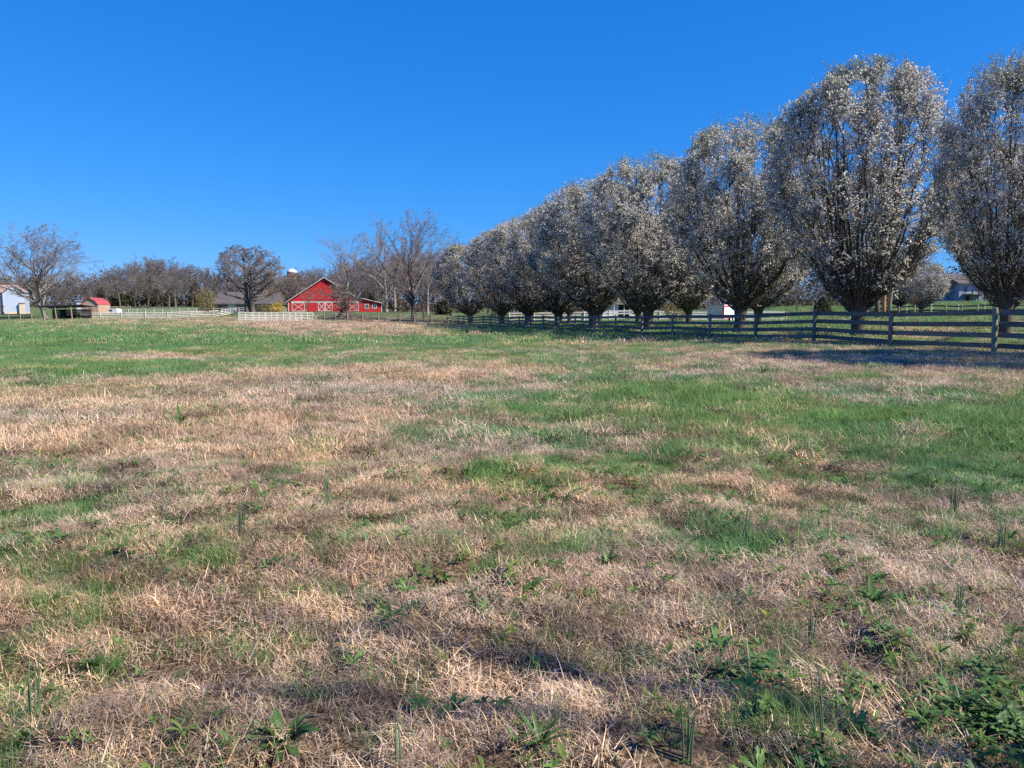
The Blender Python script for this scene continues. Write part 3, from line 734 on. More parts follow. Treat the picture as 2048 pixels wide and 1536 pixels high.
def bare_tree_mesh(seed, w, h, trunk_r, trunk_frac, nl=9, spread=(25, 60), levels=4, counts=(7, 7, 6), up=.12, bark='bark_grey', twig='twig_grey', stems=1, lean=(0, 0), twig_r=.006, wig=.13, dome=0):
    """trunk mesh (trunk and limbs) and crown mesh (branches and twigs), fitted to width w and height h"""
    r = np.random.default_rng(seed)
    H = 10.0
    P0 = []
    for s in range(stems):
        n = 9; p = np.zeros((n, 3)); d = np.array([lean[0] + r.normal() * .05 + (s - (stems - 1) / 2) * .22, lean[1] + r.normal() * .05, 1.0]); d /= np.linalg.norm(d)
        p[0] = ((s - (stems - 1) / 2) * .5, 0, 0)
        for k in range(1, n):
            d = d + np.array([0, 0, .08]) + r.normal(size=3) * .06; d /= np.linalg.norm(d); p[k] = p[k - 1] + d * H * .78 / (n - 1)
        P0.append(p)
    P0 = np.array(P0); R0 = np.tile(trunk_r * np.array([1.35, 1.02, .95, .85, .7, .5, .36, .22, .1]), (stems, 1)); L0 = np.full(stems, H * .95)
    R0 = R0 * 10 / h
    P1, R1, L1 = grow(r, P0, R0, L0, max(3, nl // stems), (trunk_frac, .97), spread, .72, up, 7, .1, .5, .15, .55)
    P2, R2, L2 = grow(r, P1, R1, L1, counts[0], (.2, 1), (25, 55), .5, up * .9, 5, wig, .6, .3)
    P3, R3, L3 = grow(r, P2, R2, L2, counts[1], (.15, 1), (25, 55), .48, up * .6, 4, wig, .6, .35)
    lv = [(P2, R2, 4), (P3, R3, 3)]
    if levels >= 4:
        P4, R4, L4 = grow(r, P3, R3, L3, counts[2], (.1, 1), (20, 50), .52, up * .5, 3, wig * .8, .65, .5)
        lv.append((P4, R4, 3))
    allp = lv[-1][0].reshape(-1, 3)
    sx = w / (np.percentile(allp[:, 0], 98.5) - np.percentile(allp[:, 0], 1.5)); sz = h / np.percentile(allp[:, 2], 99.3)
    S = np.array([sx, sx, sz]); rs = (h / 10)
    if dome:      # pull stray branches into a rounded crown
        S = S * (1 + .12 * dome)
        def pull(p):
            p = p * S; c = np.array([0, 0, h * .53]); q = (p - c) / np.array([w / 2, w / 2, h * .47]); rr_ = np.linalg.norm(q, axis=-1, keepdims=True)
            f_ = np.where((rr_ > .8) & (p[..., 2:3] > h * .12), (.8 + (rr_ - .8) * (1 - .72 * dome)) / np.maximum(rr_, .01), 1); return (c + (p - c) * f_) / S
        P1 = pull(P1); lv = [(pull(p), q, n_) for p, q, n_ in lv]
    mn = twig_r
    tr = [tubes(P0 * S, R0 * rs, 10), tubes(P1 * S, np.maximum(R1 * rs, mn * 1.5), 6)]
    cr = [tubes(p * S, np.maximum(q * rs, mn), s) for p, q, s in lv]
    v, f = join(tr); me1 = mesh_np('tree_trunk', v, f, M[bark], True)
    v, f = join(cr); me2 = mesh_np('tree_crown', v, f, M[twig], False)
    tips = (lv[-1][0] * S).reshape(-1, 3)
    return me1, me2, tips
def place_tree(name, meshes, x, y, label, group=None, rz=0, sc=(1, 1, 1), sink=.12, cat='tree'):
    t = empty(name, (x, y, gz(x, y) - sink), rz, label, cat, group); t.scale = sc
    obj('trunk', meshes[0], t); c = obj('crown', meshes[1], t)
    if len(meshes) > 2 and meshes[2] is not None: obj('blossoms', meshes[2], c)
    if len(meshes) > 3 and meshes[3] is not None: obj('young_leaves', meshes[3], c)
    return t

# --- flowering pears
PH, PR = 14.3, 4.6
_ph = np.array([0, .05, .1, .2, .32, .45, .60, .74, .85, .93, .975, 1.0]); _pr = np.array([.25, 1.0, 1.9, 3.1, 4.0, 4.5, 4.6, 4.3, 3.6, 2.6, 1.65, .5])
def pear_mesh(seed, blossom=9000, bud=2600, lobes=2):
    r = np.random.default_rng(seed)
    zc = 1.75
    ph_off = r.uniform(0, 6.28)
    def env(h, phi):
        top = 1 + .03 * np.sin(lobes * phi + ph_off)
        return np.interp(h, _ph, _pr) * (1 + .05 * np.sin(2 * phi + ph_off) + .03 * np.sin(5 * phi + h * 7 + ph_off) + .02 * np.sin(9 * phi - h * 11))
    def bez(p0, p1, p2, n):
        t = np.linspace(0, 1, n)[None, :, None]
        return (1 - t) ** 2 * p0[:, None] + 2 * t * (1 - t) * p1[:, None] + t ** 2 * p2[:, None]
    n1 = 46
    phi = np.arange(n1) * 2.399963 + r.normal(size=n1) * .2
    h = r.uniform(.2, .93, n1); q = np.sqrt(r.uniform(.05, .8, n1)); q = np.where(h < .45, np.maximum(q, .75), q)
    rad = env(h, phi) * q; z2 = zc + h * (PH - zc)
    p2 = np.stack([rad * np.cos(phi), rad * np.sin(phi), z2], 1)
    p0 = np.stack([np.cos(phi) * .12, np.sin(phi) * .12, zc + r.uniform(-.35, .5, n1)], 1)
    k = np.clip(.5 + .35 * h, 0, .95)
    p1 = np.stack([p2[:, 0] * k, p2[:, 1] * k, zc + (z2 - zc) * (.2 + .22 * h)], 1) + r.normal(size=(n1, 3)) * .3
    P1 = bez(p0, p1, p2, 12); P1[:, 2:-1] += r.normal(size=P1[:, 2:-1].shape) * .06
    R1 = r.uniform(.055, .1, (n1, 1)) * np.linspace(1, .16, 12) ** .9
    # secondaries: ends spread evenly over the crown surface (and some inside it), each leaving the nearest limb below
    n2 = 860
    hg = np.linspace(.03, 1, 400); rg = np.interp(hg, _ph, _pr); slope = np.gradient(rg, hg * (PH - zc)); wt_ = rg * np.sqrt(1 + slope ** 2)
    hh = r.choice(hg, n2, p=wt_ / wt_.sum()) + r.normal(size=n2) * .004; fi = r.uniform(0, 6.283, n2)
    qq = np.where(r.uniform(0, 1, n2) < .72, r.uniform(.86, 1.0, n2), r.uniform(.35, .86, n2))
    hh = np.where(hh > .9, zc / PH * 0 + .9 + (hh - .9) * qq, hh)
    rd = env(hh, fi) * qq; tg = np.stack([rd * np.cos(fi), rd * np.sin(fi), zc + hh * (PH - zc)], 1)
    fl = P1[:, 2:].reshape(-1, 3); fr = R1[:, 2:].reshape(-1); ft = np.zeros_like(P1); ft[:, :-1] = P1[:, 1:] - P1[:, :-1]; ft[:, -1] = ft[:, -2]; ft = nrm(ft[:, 2:].reshape(-1, 3))
    D = tg[:, None] - fl[None]; dist = np.linalg.norm(D * np.array([2.1, 2.1, .55]), axis=2) + np.where(D[..., 2] < .35, 50, 0) + r.uniform(0, .8, (n2, len(fl)))
    bi = dist.argmin(1); b = fl[bi]; tan = ft[bi]; rr = fr[bi]
    ds = np.linalg.norm(tg - b, axis=1)[:, None]
    outw = nrm(np.concatenate([tg[:, :2] - b[:, :2], np.zeros((n2, 1))], 1))
    P2 = bez(b, b + tan * ds * .25 + outw * ds * .2 + np.array([0, 0, .12]) * ds, tg, 7); P2[:, 1:-1] += r.normal(size=P2[:, 1:-1].shape) * .05
    R2 = np.clip(rr * .65, .014, .032)[:, None] * np.linspace(1, .25, 7)
    # twigs
    T1 = grow(r, P1, R1, np.full(n1, 1.0), 14, (.3, 1), (18, 50), .7, .2, 3, .12, .5, .4, .2)
    T2 = grow(r, P2, R2, np.full(len(P2), 1.0), 9, (.2, 1), (18, 50), .62, .2, 3, .12, .55, .4, .2)
    TP = np.concatenate([T1[0], T2[0]]); TR = np.concatenate([T1[1], T2[1]]); TL = np.concatenate([T1[2], T2[2]])
    TR = np.clip(TR, .006, .013)
    SP, SR, SL = grow(r, TP, TR, TL, 2, (.15, .95), (25, 55), .6, .12, 2, .1, .7, .5, .2); SR = np.maximum(SR, .005)
    # trunk
    tp = np.array([[[0, 0, -.25], [0, 0, .1], [.01, .0, .7], [0, .01, 1.3], [0, 0, 1.75], [0, 0, 2.3]]]); trr = np.array([[.46, .39, .33, .33, .38, .26]])
    v, f = join([tubes(tp, trr, 14), tubes(P1, R1, 7)]); m1 = mesh_np('pear_trunk', v, f, M['bark_pear'], True)
    v, f = join([tubes(P2, R2, 4), tubes(TP, TR, 3), tubes(SP, SR, 3)]); m2 = mesh_np('pear_crown', v, f, M['twig_pear'])
    # blossoms: clusters along twigs, clumped, mostly in the outer shell
    cand = np.concatenate([TP[:, 1:].reshape(-1, 3), SP[:, 1:].reshape(-1, 3)]); cand = cand + r.normal(size=cand.shape) * .05
    hh = np.clip((cand[:, 2] - zc) / (PH - zc), 0, 1); fi = np.arctan2(cand[:, 1], cand[:, 0]); rel = np.linalg.norm(cand[:, :2], axis=1) / np.maximum(env(hh, fi), .3)
    shell = np.maximum(rel, sstep(.72, 1, hh))
    cl = fbm(cand[:, 0] * .9 + cand[:, 2] * .37 + 40, cand[:, 1] * .9 - cand[:, 2] * .55 + 40, 3, seed)
    pr = (.12 + sstep(.35, .95, shell)) * (.16 + sstep(.36, .66, cl)) * (.12 + .88 * sstep(.06, .5, hh)) * (1 - .85 * sstep(.9, .98, hh)) * (1 - .6 * sstep(.97, 1.1, rel))
    pick = r.choice(len(cand), size=min(blossom, len(cand) - 1), replace=False, p=pr / pr.sum())
    g = r.uniform(.72, 1.05, (len(pick), 1)); warm = r.uniform(0, 1, (len(pick), 1))
    tint = g * (1 - np.array([0, .01, .05]) * warm)
    V, Q, C = puffs_at(r, cand[pick], .056, 5, .07, tint)
    m3 = mesh_np('pear_blossoms', V, Q, M['blossom'], False, {'tint': C})
    pb = (.02 + sstep(.75, 1, hh) + .25 * sstep(.9, 1.1, rel)); pick = r.choice(len(cand), size=bud, replace=False, p=pb / pb.sum())
    V, Q, C = quads_at(r, cand[pick] + np.array([0, 0, .05]), .04, 3, .06, r.uniform(.7, 1.3, (bud, 1)) * np.array([1, 1, 1]))
    m4 = mesh_np('pear_young_leaves', V, Q, M['bud'], False, {'tint': C})
    return m1, m2, m3, m4
pears = [pear_mesh(101, 8600, 3200), pear_mesh(202, 7000, 4200, 3), pear_mesh(303, 7800, 3200, 2)]
front = [  # px of the trunk, depth, height, crown radius, variant, turn
    (2012, 30.0, 11.0, 2.85, 1, .4), (1718, 38.0, 13.4, 4.6, 0, 1.0), (1480, 48.8, 13.7, 4.95, 1, 2.2), (1297, 62.3, 14.2, 5.4, 2, .3), (1187, 74.7, 14.6, 6.0, 0, 3.9),
    (1117, 85.7, 13.9, 6.0, 1, 5.1), (1056, 98.0, 14.3, 5.9, 2, 2.6), (1003, 112.4, 14.0, 6.0, 0, .2), (941, 135.0, 14.6, 6.8, 1, 3.0)]
plab = ['rightmost pear tree of the front row, cut off by the right edge', 'white blossoming pear tree second from the right in the front row, with a two-lobed top',
        'blossoming pear tree third from the right in the front row, beside the cargo trailer', 'blossoming pear tree fourth from the right in the front row',
        'blossoming pear tree fifth from the right in the front row', 'blossoming pear tree sixth from the right in the front row', 'blossoming pear tree seventh from the right in the front row',
        'blossoming pear tree eighth from the right in the front row', 'leftmost pear tree of the front row, at the far fence corner']
for (px, Y, hh, rr, var, rz), lab in zip(front, plab):
    x = PX(px, Y); t = place_tree('pear_tree', pears[var], x, Y, lab, 'flowering pears in the front row', rz, (rr / PR * random.uniform(.96, 1.06), rr / PR * random.uniform(.96, 1.06), hh / PH)); t.rotation_euler = (random.uniform(-.03, .03), random.uniform(-.03, .03), rz)
backY = [41, 52.5, 64, 76, 88, 100, 112, 125]
blab = ['pear tree of the back row directly behind the rightmost front tree', 'pear tree of the back row directly behind the second front tree from the right',
        'pear tree of the back row just right of the third front trunk', 'pear tree of the back row standing left of the white cargo trailer', 'pear tree of the back row just left of the fourth front trunk',
        'pear tree of the back row between the fourth and fifth front trunks', 'pear tree of the back row just right of the sixth front trunk', 'pear tree of the back row just right of the seventh front trunk']
for k, (Y, lab) in enumerate(zip(backY, blab)):
    x = 29.7 - .258 * (Y - 30); hh = 13.0 if k > 1 else 11.0
    place_tree('pear_tree', pears[(k + 2) % 3], x, Y, lab, 'flowering pears in the back row', 1.7 * k, (1.0 * (.62 if k < 2 else 1), 1.0 * (.62 if k < 2 else 1), hh / PH))
# the row goes on to the right of the picture: this tree throws the shade that lies in front of the fence
for k, (x, Y, lab) in enumerate([(22.3, 17.6, 'pear tree just beyond the right edge whose shade lies before the fence')]):
    place_tree('pear_tree', pears[k], x, Y, lab, 'flowering pears in the front row', 2.0 + k, (1.0, 1.0, .93 if k == 0 else 1.0))
# two small flowering trees on the right slope and a three-stemmed tree
for px, Y, hh, rr, var, lab in ((1798, 98, 6.0, 2.5, 0, 'small pale blossoming tree on the green slope, left of the pair'), (1842, 95, 6.6, 3.0, 2, 'small pale blossoming tree on the green slope, right of the pair')):
    x = PX(px, Y); place_tree('small_blossom_tree', pears[var], x, Y, lab, 'small trees on the right slope', 2.1, (rr / PR, rr / PR, hh / PH))

def fit_tree(name, seed, px, Y, pxw, pytop, label, **kw):
    x = PX(px, Y); z = gz(x, Y); h = P(px, pytop, Y).z - z; w = pxw * MPP(Y)
    a = bare_tree_mesh(seed, w, h, **kw)
    return place_tree(name, a[:2], x, Y, label)
fit_tree('bare_tree', 11, 500, 160, 168, 483, 'round-crowned dense bare tree in front of the old grey barn', trunk_r=.5, trunk_frac=.2, nl=30, spread=(30, 92), counts=(9, 8, 6), up=.12, bark='bark_brown', stems=2, twig_r=.02, dome=1)
fit_tree('bare_tree', 12, 826, 140, 145, 418, 'tall bare tree with many upright limbs right of the red barn, behind the cross fence', trunk_r=.42, trunk_frac=.13, nl=22, spread=(16, 60), counts=(7, 6, 6), up=.12, bark='bark_brown', twig='twig_red', twig_r=.013, dome=.3)
fit_tree('bare_tree', 13, 688, 216, 112, 462, 'tall bare tree rising behind the right roof of the red barn', trunk_r=.4, trunk_frac=.3, nl=16, spread=(15, 45), counts=(7, 6, 5), up=.1, twig='twig_red', twig_r=.012)
fit_tree('bare_tree', 14, 92, 152, 140, 450, 'big spreading bare tree beside the open shelter at the left', trunk_r=.42, trunk_frac=.12, nl=26, spread=(14, 58), counts=(7, 7, 6), up=.12, twig='twig_red', twig_r=.014, dome=.35, bark='bark_grey')
fit_tree('bare_tree', 15, 773, 190, 105, 440, 'bare tree with pale grey trunk just right of the red barn', trunk_r=.4, trunk_frac=.2, nl=14, spread=(22, 60), counts=(7, 6, 6), up=.08, twig='twig_red', twig_r=.016)
fit_tree('bare_tree', 16, 790, 178, 60, 520, 'smaller bare tree with pale trunk beside the tall tree', trunk_r=.35, trunk_frac=.25, nl=12, spread=(30, 70), counts=(7, 6, 5), up=.06, twig_r=.011)
fit_tree('crab_tree', 17, 672, 139, 84, 566, 'small leaning twiggy tree with dark trunk in front of the red barn', trunk_r=.3, trunk_frac=.1, nl=20, spread=(40, 95), counts=(8, 7, 6), up=.06, bark='bark_brown', lean=(.45, 0), twig_r=.022, dome=.7)
fit_tree('bare_tree', 18, 612, 172, 44, 572, 'small slender bare tree in front of the left end of the red barn', trunk_r=.1, trunk_frac=.15, nl=14, spread=(20, 50), counts=(6, 5, 4), up=.1, twig='twig_red', twig_r=.008)
fit_tree('bare_sapling', 19, 712, 135, 26, 592, 'bare sapling in front of the right end of the red barn', trunk_r=.07, trunk_frac=.3, nl=10, spread=(30, 60), counts=(5, 5, 4), up=.06, twig='twig_red', twig_r=.007)
fit_tree('bare_tree', 20, 855, 168, 60, 470, 'bare tree partly behind the leftmost pear tree', trunk_r=.3, trunk_frac=.2, nl=12, spread=(20, 55), counts=(6, 6, 5), up=.08, twig='twig_red', twig_r=.016)
fit_tree('bare_tree', 21, 848, 131.5, 34, 560, 'thin dark crooked bare tree by the cross fence near the corner', trunk_r=.14, trunk_frac=.2, nl=9, spread=(30, 65), counts=(6, 5, 4), up=.04, bark='bark_brown', twig_r=.008)
fit_tree('bare_tree', 22, 940, 210, 130, 455, 'bare tree peeking over the leftmost pear crowns', trunk_r=.4, trunk_frac=.25, nl=14, spread=(20, 55), counts=(7, 6, 5), up=.09, twig='twig_red', twig_r=.012)
fit_tree('bare_tree', 24, 566, 208, 70, 548, 'bare tree standing before the rusty silo, left of the red barn', trunk_r=.25, trunk_frac=.15, nl=16, spread=(25, 60), counts=(7, 6, 5), up=.08, bark='bark_brown', twig_r=.022)
fit_tree('bare_tree', 25, 604, 214, 62, 540, 'bare tree rising behind the left roof slope of the red barn', trunk_r=.25, trunk_frac=.15, nl=16, spread=(25, 60), counts=(7, 6, 5), up=.08, bark='bark_brown', twig_r=.022)
fit_tree('bare_tree', 26, 588, 216, 44, 546, 'slim bare tree directly in front of the rusty silo', trunk_r=.2, trunk_frac=.15, nl=14, spread=(20, 50), counts=(7, 6, 5), up=.1, bark='bark_brown', twig_r=.025)
fit_tree('bare_tree', 23, 30, 200, 60, 545, 'small bare tree behind the pale house at the left edge', trunk_r=.2, trunk_frac=.2, nl=10, spread=(25, 60), counts=(6, 6, 5), up=.08, twig_r=.012)

# added, unseen slim bare tree, placed right of the camera for its foreground shadow
sm_ = bare_tree_mesh(33, 2.0, 15, .27, .7, nl=6, spread=(12, 30), counts=(3, 3, 3), up=.1, bark='bark_brown')
place_tree('bare_tree', sm_[:2], 9.6, -1.75, 'slim bare tree added out of view at right to cast a thin foreground shadow')
# three tan trunks on the right
x = PX(1767, 62); r_ = empty('tan_trunk_tree', (x, 62, gz(x, 62) - .1), 0, 'tree with three tan and orange trunks between the two nearest pear trees', 'tree')
for dx, rad, mm in ((-.52, .19, 'bark_brown'), (0, .17, 'bark_orange'), (.46, .16, 'bark_grey')):
    MB().tube([(dx, 0, 0), (dx * 1.05, .02, 1.5), (dx * 1.25 + .03, 0, 3.2), (dx * 1.6, .1, 6)], [rad * 1.15, rad, rad * .9, rad * .5], 10).build('trunk', M[mm], r_, True)
tm = bare_tree_mesh(31, 5.5, 8, .1, .3, nl=14, spread=(20, 55), counts=(6, 5, 4), twig='twig_far')
obj('crown', tm[1], r_)

# --- the far wood: individual bare trees from four shapes
far = [bare_tree_mesh(50 + k, 10 + 1.5 * (k % 3), 18, .3, .18 + .05 * (k % 3), nl=13, spread=((22, 58), (15, 42), (30, 70), (20, 50))[k], counts=(7, 6, 5), up=(.08, .12, .05, .1)[k], bark='bark_brown', twig='twig_far', twig_r=.02) for k in range(4)]
tops = [(-60, 545), (0, 540), (60, 545), (120, 545), (165, 540), (205, 548), (240, 522), (290, 515), (335, 508), (385, 528), (430, 540), (560, 545), (620, 530), (660, 535), (720, 512), (780, 512), (840, 500), (900, 510), (1000, 520), (1200, 540), (1500, 548), (1700, 548), (1900, 545), (2100, 530)]
far_w = 0; tpx = [a for a, b in tops]; tpy = [b for a, b in tops]
WHERE = ((60, ' behind the pale house'), (165, ' behind the open shelter'), (260, ' behind the tan shed'), (430, ' between silver trailer and round tree'), (560, ' behind the round bare tree'),
         (640, ' around the silo'), (770, ' behind the red barn'), (985, ' between red barn and first pears'), (1200, ' behind the farthest pears'), (1480, ' behind the middle pears'), (1700, ' behind the third pear from the right'), (9999, ' on the slope at right'))
def wood(p0, p1, step, Y0, Yr, label, group, jit, wr, k):
    px = p0
    while px < p1:
        Y = Y0 + (k * 37 % Yr); a = px + random.uniform(-step * .5, step * .5); x = PX(a, Y)
        top = np.interp(a, tpx, tpy) + random.uniform(*jit)
        h = P(a, top, Y).z - gz(x, Y); s = h / 18; w_ = s * random.uniform(*wr)
        place_tree('bare_wood_tree', far[k % 4][:2], x, Y, label + next(t_ for lim, t_ in WHERE if a < lim), group, random.uniform(0, 6.28), (w_, w_, s)); px += step; k += 1
    return k
k = wood(-70, 930, 9, 250, 70, 'grey-brown bare tree in the far wood', 'bare trees of the far wood', (-4, 14), (.95, 1.25), 0)
k = wood(-60, 930, 22, 222, 26, 'low brown bare tree at the wood edge', 'low bare trees at the wood edge', (22, 48), (1.1, 1.6), k)
k = wood(985, 2220, 17, 135, 60, 'brown bare background tree', 'bare trees behind the pears', (0, 30), (1.1, 1.6), k)

# --- cedars and shrubs
def leafy_mesh(seed, w, h, n, size, mtl, cone=True, base=.05):
    r = np.random.default_rng(seed)
    t = r.beta(1.1, 1.5, n); phi = r.uniform(0, 6.283, n)
    prof = (1 - t) ** .75 * (.35 + .65 * sstep(0, .12, t)) if cone else np.sqrt(np.maximum(0, 1 - (2 * t - 1) ** 2)) * .95 + .05
    lump = 1 + .22 * np.sin(phi * 3 + t * 9 + seed) + .15 * np.sin(phi * 7 - t * 17)
    rad = prof * lump * w / 2 * np.sqrt(r.uniform(.25, 1, n))
    pos = np.stack([rad * np.cos(phi), rad * np.sin(phi), base * h + t * h * (1 - base)], 1)
    V, Q, C = quads_at(r, pos, size, 2, size * .8, r.uniform(.6, 1.5, (n, 1)) * np.array([1, 1, 1]))
    me = mesh_np('foliage', V, Q, mtl, False, {'tint': C})
    st = MB(); 
    for k in range(1 if cone else 7):
        a = k * 2.4; d = 0 if cone else w * .28
        st.tube([(0, 0, -.1), (math.cos(a) * d * .4, math.sin(a) * d * .4, h * .4), (math.cos(a) * d, math.sin(a) * d, h * .8)], [.12 if cone else .04, .08 if cone else .03, .02], 6)
    return me, st
def place_leafy(name, seed, px, Y, pxw, pytop, label, mtl, cat, n=1500, size=.18, cone=True, group=None):
    x = PX(px, Y); z = gz(x, Y); h = P(px, pytop, Y).z - z
    me, st = leafy_mesh(seed, pxw * MPP(Y), h, n, size, M[mtl], cone)
    t = empty(name, (x, Y, z - .05), 0, label, cat, group)
    if cone: st.build('trunk', M['bark_brown'], t); obj('crown', me, t)
    else: st.build('stems', M['bark_brown'], t); obj('foliage', me, t)
ced = [(236, 246, 40, 572, 'dark cedar to the right of the tan shed'), (262, 250, 34, 583, 'low dark cedar second right of the tan shed'), (306, 250, 46, 552, 'tall dark cedar in the wood between tan shed and round bare tree'),
       (345, 252, 36, 578, 'low dark cedar left of the olive willow shrub'), (392, 250, 40, 566, 'dark cedar behind the olive willow shrub'), (204, 225, 16, 578, 'narrow dark cedar directly above the red shed roof'), (1645, 128, 50, 592, 'green cedar seen through the fence gap between the second and third pear'), (886, 170, 30, 604, 'low dark cedar below the leftmost pear crown'), (560, 240, 40, 575, 'dark cedar left of the red barn'), (735, 240, 50, 580, 'dark cedar behind the right end of the red barn')]
for k, (a, Y, w_, tp, lab) in enumerate(ced): place_leafy('cedar_tree', 70 + k, a, Y, w_, tp, lab, 'cedar', 'tree', 1700, .3 if Y > 150 else .12, True, 'cedars')
place_leafy('willow_shrub', 90, 412, 185, 40, 574, 'olive green leafing shrub left of the old grey barn', 'shrub_leaf', 'shrub', 1500, .13, False)
place_leafy('yellow_shrub', 91, 556, 165, 24, 604, 'small yellow flowering shrub left of the red barn', 'yellow_flower', 'shrub', 700, .1, False)
place_leafy('tan_shrub', 92, 530, 170, 36, 608, 'low tan shrub beneath the round bare tree', 'shrub_leaf', 'shrub', 700, .1, False)
place_leafy('olive_shrub', 93, 1352, 112, 60, 578, 'olive and tan shrub behind the white fence between two pear trunks', 'shrub_leaf', 'shrub', 1800, .09, False)
# dark undergrowth at the foot of the wood: reads as one mass
def undergrowth():
    r = np.random.default_rng(5); pos = []
    for n_, a0, a1, Y0, Y1, hh in ((17000, -120, 940, 240, 330, 11), (20000, 985, 2300, 150, 240, 11.0), (1500, 770, 960, 175, 240, 3.0)):
        a = r.uniform(a0, a1, n_); Y = r.uniform(Y0, Y1, n_); x = (a - CX) / F * Y; z = terrain(x, Y)
        pos.append(np.stack([x, Y, z + r.uniform(0, 1, n_) ** 1.6 * hh * (.4 + .9 * fbm(x * .12, Y * .12, 2, 9))], 1))
    pos = np.concatenate(pos)
    V, Q, C = quads_at(r, pos, .34, 2, .5, r.uniform(.5, 1.4, (len(pos), 1)) * np.array([1, .95, .9]))
    m = leafmat('undergrowth', (.085, .066, .055), .9, .1, inst=False)
    tag(obj('undergrowth', mesh_np('undergrowth', V, Q, m, False, {'tint': C})), 'brown tangled undergrowth along the foot of the far wood', 'undergrowth', kind='stuff')
undergrowth()

# brush and small things along the fence
def stalks(name, px, Y, n, h, label, mtl='dead_stalk', spread=.15, rad=.006, cat='weed', leanx=0, side=2):
    x = PX(px, Y); r = np.random.default_rng(int(px)); t = empty(name, (x, Y, gz(x, Y)), 0, label, cat)
    m = MB()
    for k in range(n):
        b = Vector((r.normal() * spread * .4, r.normal() * spread * .4, -.02)); d = Vector((r.normal() * spread + leanx, r.normal() * spread, h * r.uniform(.5, 1)))
        c = Vector((r.normal() * .05, r.normal() * .05, 0)) * h
        m.tube([b, b + d * .5 + c, b + d], [rad, rad * .8, rad * .3], 4, False)
        if r.uniform() < .5 and side:
            for s in range(side): q = b + d * r.uniform(.4, .9) + c * .5; m.tube([q, q + Vector((r.normal() * .14, r.normal() * .14, .12)) * h], [rad * .6, rad * .25], 3, False)
    o = m.build('stems', M[mtl], t)
    at = o.data.attributes.new('tint', 'FLOAT_COLOR', 'POINT'); at.data.foreach_set('color', np.tile([1, 1, 1, 1], len(o.data.vertices)).astype(np.float32))
    return t
stalks('dead_weed', 1612, 33.8, 7, 1.9, 'tall pale dead weed stems standing against the fence left of a post', spread=.35, rad=.012, leanx=-.25)
stalks('dead_weed', 1590, 27.5, 4, .8, 'thin slanting dry stalks in the grass before the fence', spread=.25, rad=.006, leanx=-.3)
stalks('sapling', 1332, 47.0, 3, 1.6, 'thin dark sapling at the fence between two pear trunks', 'twig_pear', .12, .016)
stalks('dead_weed', 1850, 8.6, 16, .34, 'pale dry broken weed stems in the green grass at right', spread=.12, rad=.003)
# brush pile behind the fence
x0 = PX(1560, 50)
t = empty('brush_pile', (x0, 51, gz(x0, 51)), 0, 'heap of cut brush and branches lying behind the fence left of the big pear trunk', 'brush pile')
m = MB()
for k in range(60):
    a = random.uniform(-3.2, 3.2); b = Vector((a, random.uniform(-.6, .6), random.uniform(.02, .35))); d = Vector((random.uniform(-1, 1), random.uniform(-.4, .4), random.uniform(-.1, .35)))
    rr = random.uniform(.01, .03); m.tube([b - d * .6, b + Vector((0, 0, .06)), b + d * .6], [rr, rr, rr * .5], 5)
m.build('branches', M['bark_grey'], t)

# ------------------------------------------------------------------ grass, straw and weeds (geometry-node scatter of tufts)
def blades(r, n, radius, lrange, wrange, pitch, curl, base_z=0.0, tint_lo=.7, tint_hi=1.25, hue=.12, nseg=2):
    a = r.uniform(0, 6.283, n); rd = radius * np.sqrt(r.uniform(0, 1, n))
    p = np.stack([rd * np.cos(a), rd * np.sin(a), r.uniform(0, 1, n) * base_z - .01], 1)
    az = r.uniform(0, 6.283, n); pt = np.radians(r.uniform(pitch[0], pitch[1], n)); L_ = r.uniform(*lrange, n); w = r.uniform(*wrange, n)
    side = np.stack([-np.sin(az), np.cos(az), np.zeros(n)], 1)
    tw = r.uniform(-1, 1, n)[:, None]
    side = nrm(side + tw * np.stack([np.cos(az), np.sin(az), np.zeros(n)], 1) * .6)
    rows = []
    c = p.copy(); ang = pt.copy(); cu = np.radians(r.uniform(curl[0], curl[1], n))
    for s in range(nseg + 1):
        ww = w * (1 - .85 * (s / nseg) ** 1.5)
        rows.append(np.stack([c - side * ww[:, None] / 2, c + side * ww[:, None] / 2], 1))
        d = np.stack([np.sin(ang) * np.cos(az), np.sin(ang) * np.sin(az), np.cos(ang)], 1); c = c + d * (L_ / nseg)[:, None]; ang = ang + cu / nseg
    V = np.stack(rows, 1).reshape(n, -1, 3); m = (nseg + 1) * 2
    base = np.arange(n)[:, None] * m
    Q = np.concatenate([np.stack([base[:, 0] + 2 * s, base[:, 0] + 2 * s + 1, base[:, 0] + 2 * s + 3, base[:, 0] + 2 * s + 2], 1) for s in range(nseg)])
    g = r.uniform(tint_lo, tint_hi, (n, 1)); hv = r.normal(size=(n, 1)) * hue
    col = np.clip(g * (1 + hv * np.array([.5, 0, -1.0])), 0, 3)
    C = np.repeat(np.concatenate([col, np.ones((n, 1))], 1), m, 0)
    return V.reshape(-1, 3), Q, C
def tuft_collection(name, specs, mtl):
    c = bpy.data.collections.new(name)
    for k, (v, q, col) in enumerate(specs):
        me = mesh_np(f'{name}_{k:02d}', v, q, mtl, False, {'tint': col}); o = bpy.data.objects.new(f'{name}_{k:02d}', me); c.objects.link(o)
    return c
def cat_parts(*ps):
    v = []; q = []; c = []; n = 0
    for a, b, d in ps: v.append(a); q.append(b + n); c.append(d); n += len(a)
    return np.concatenate(v), np.concatenate(q), np.concatenate(c)

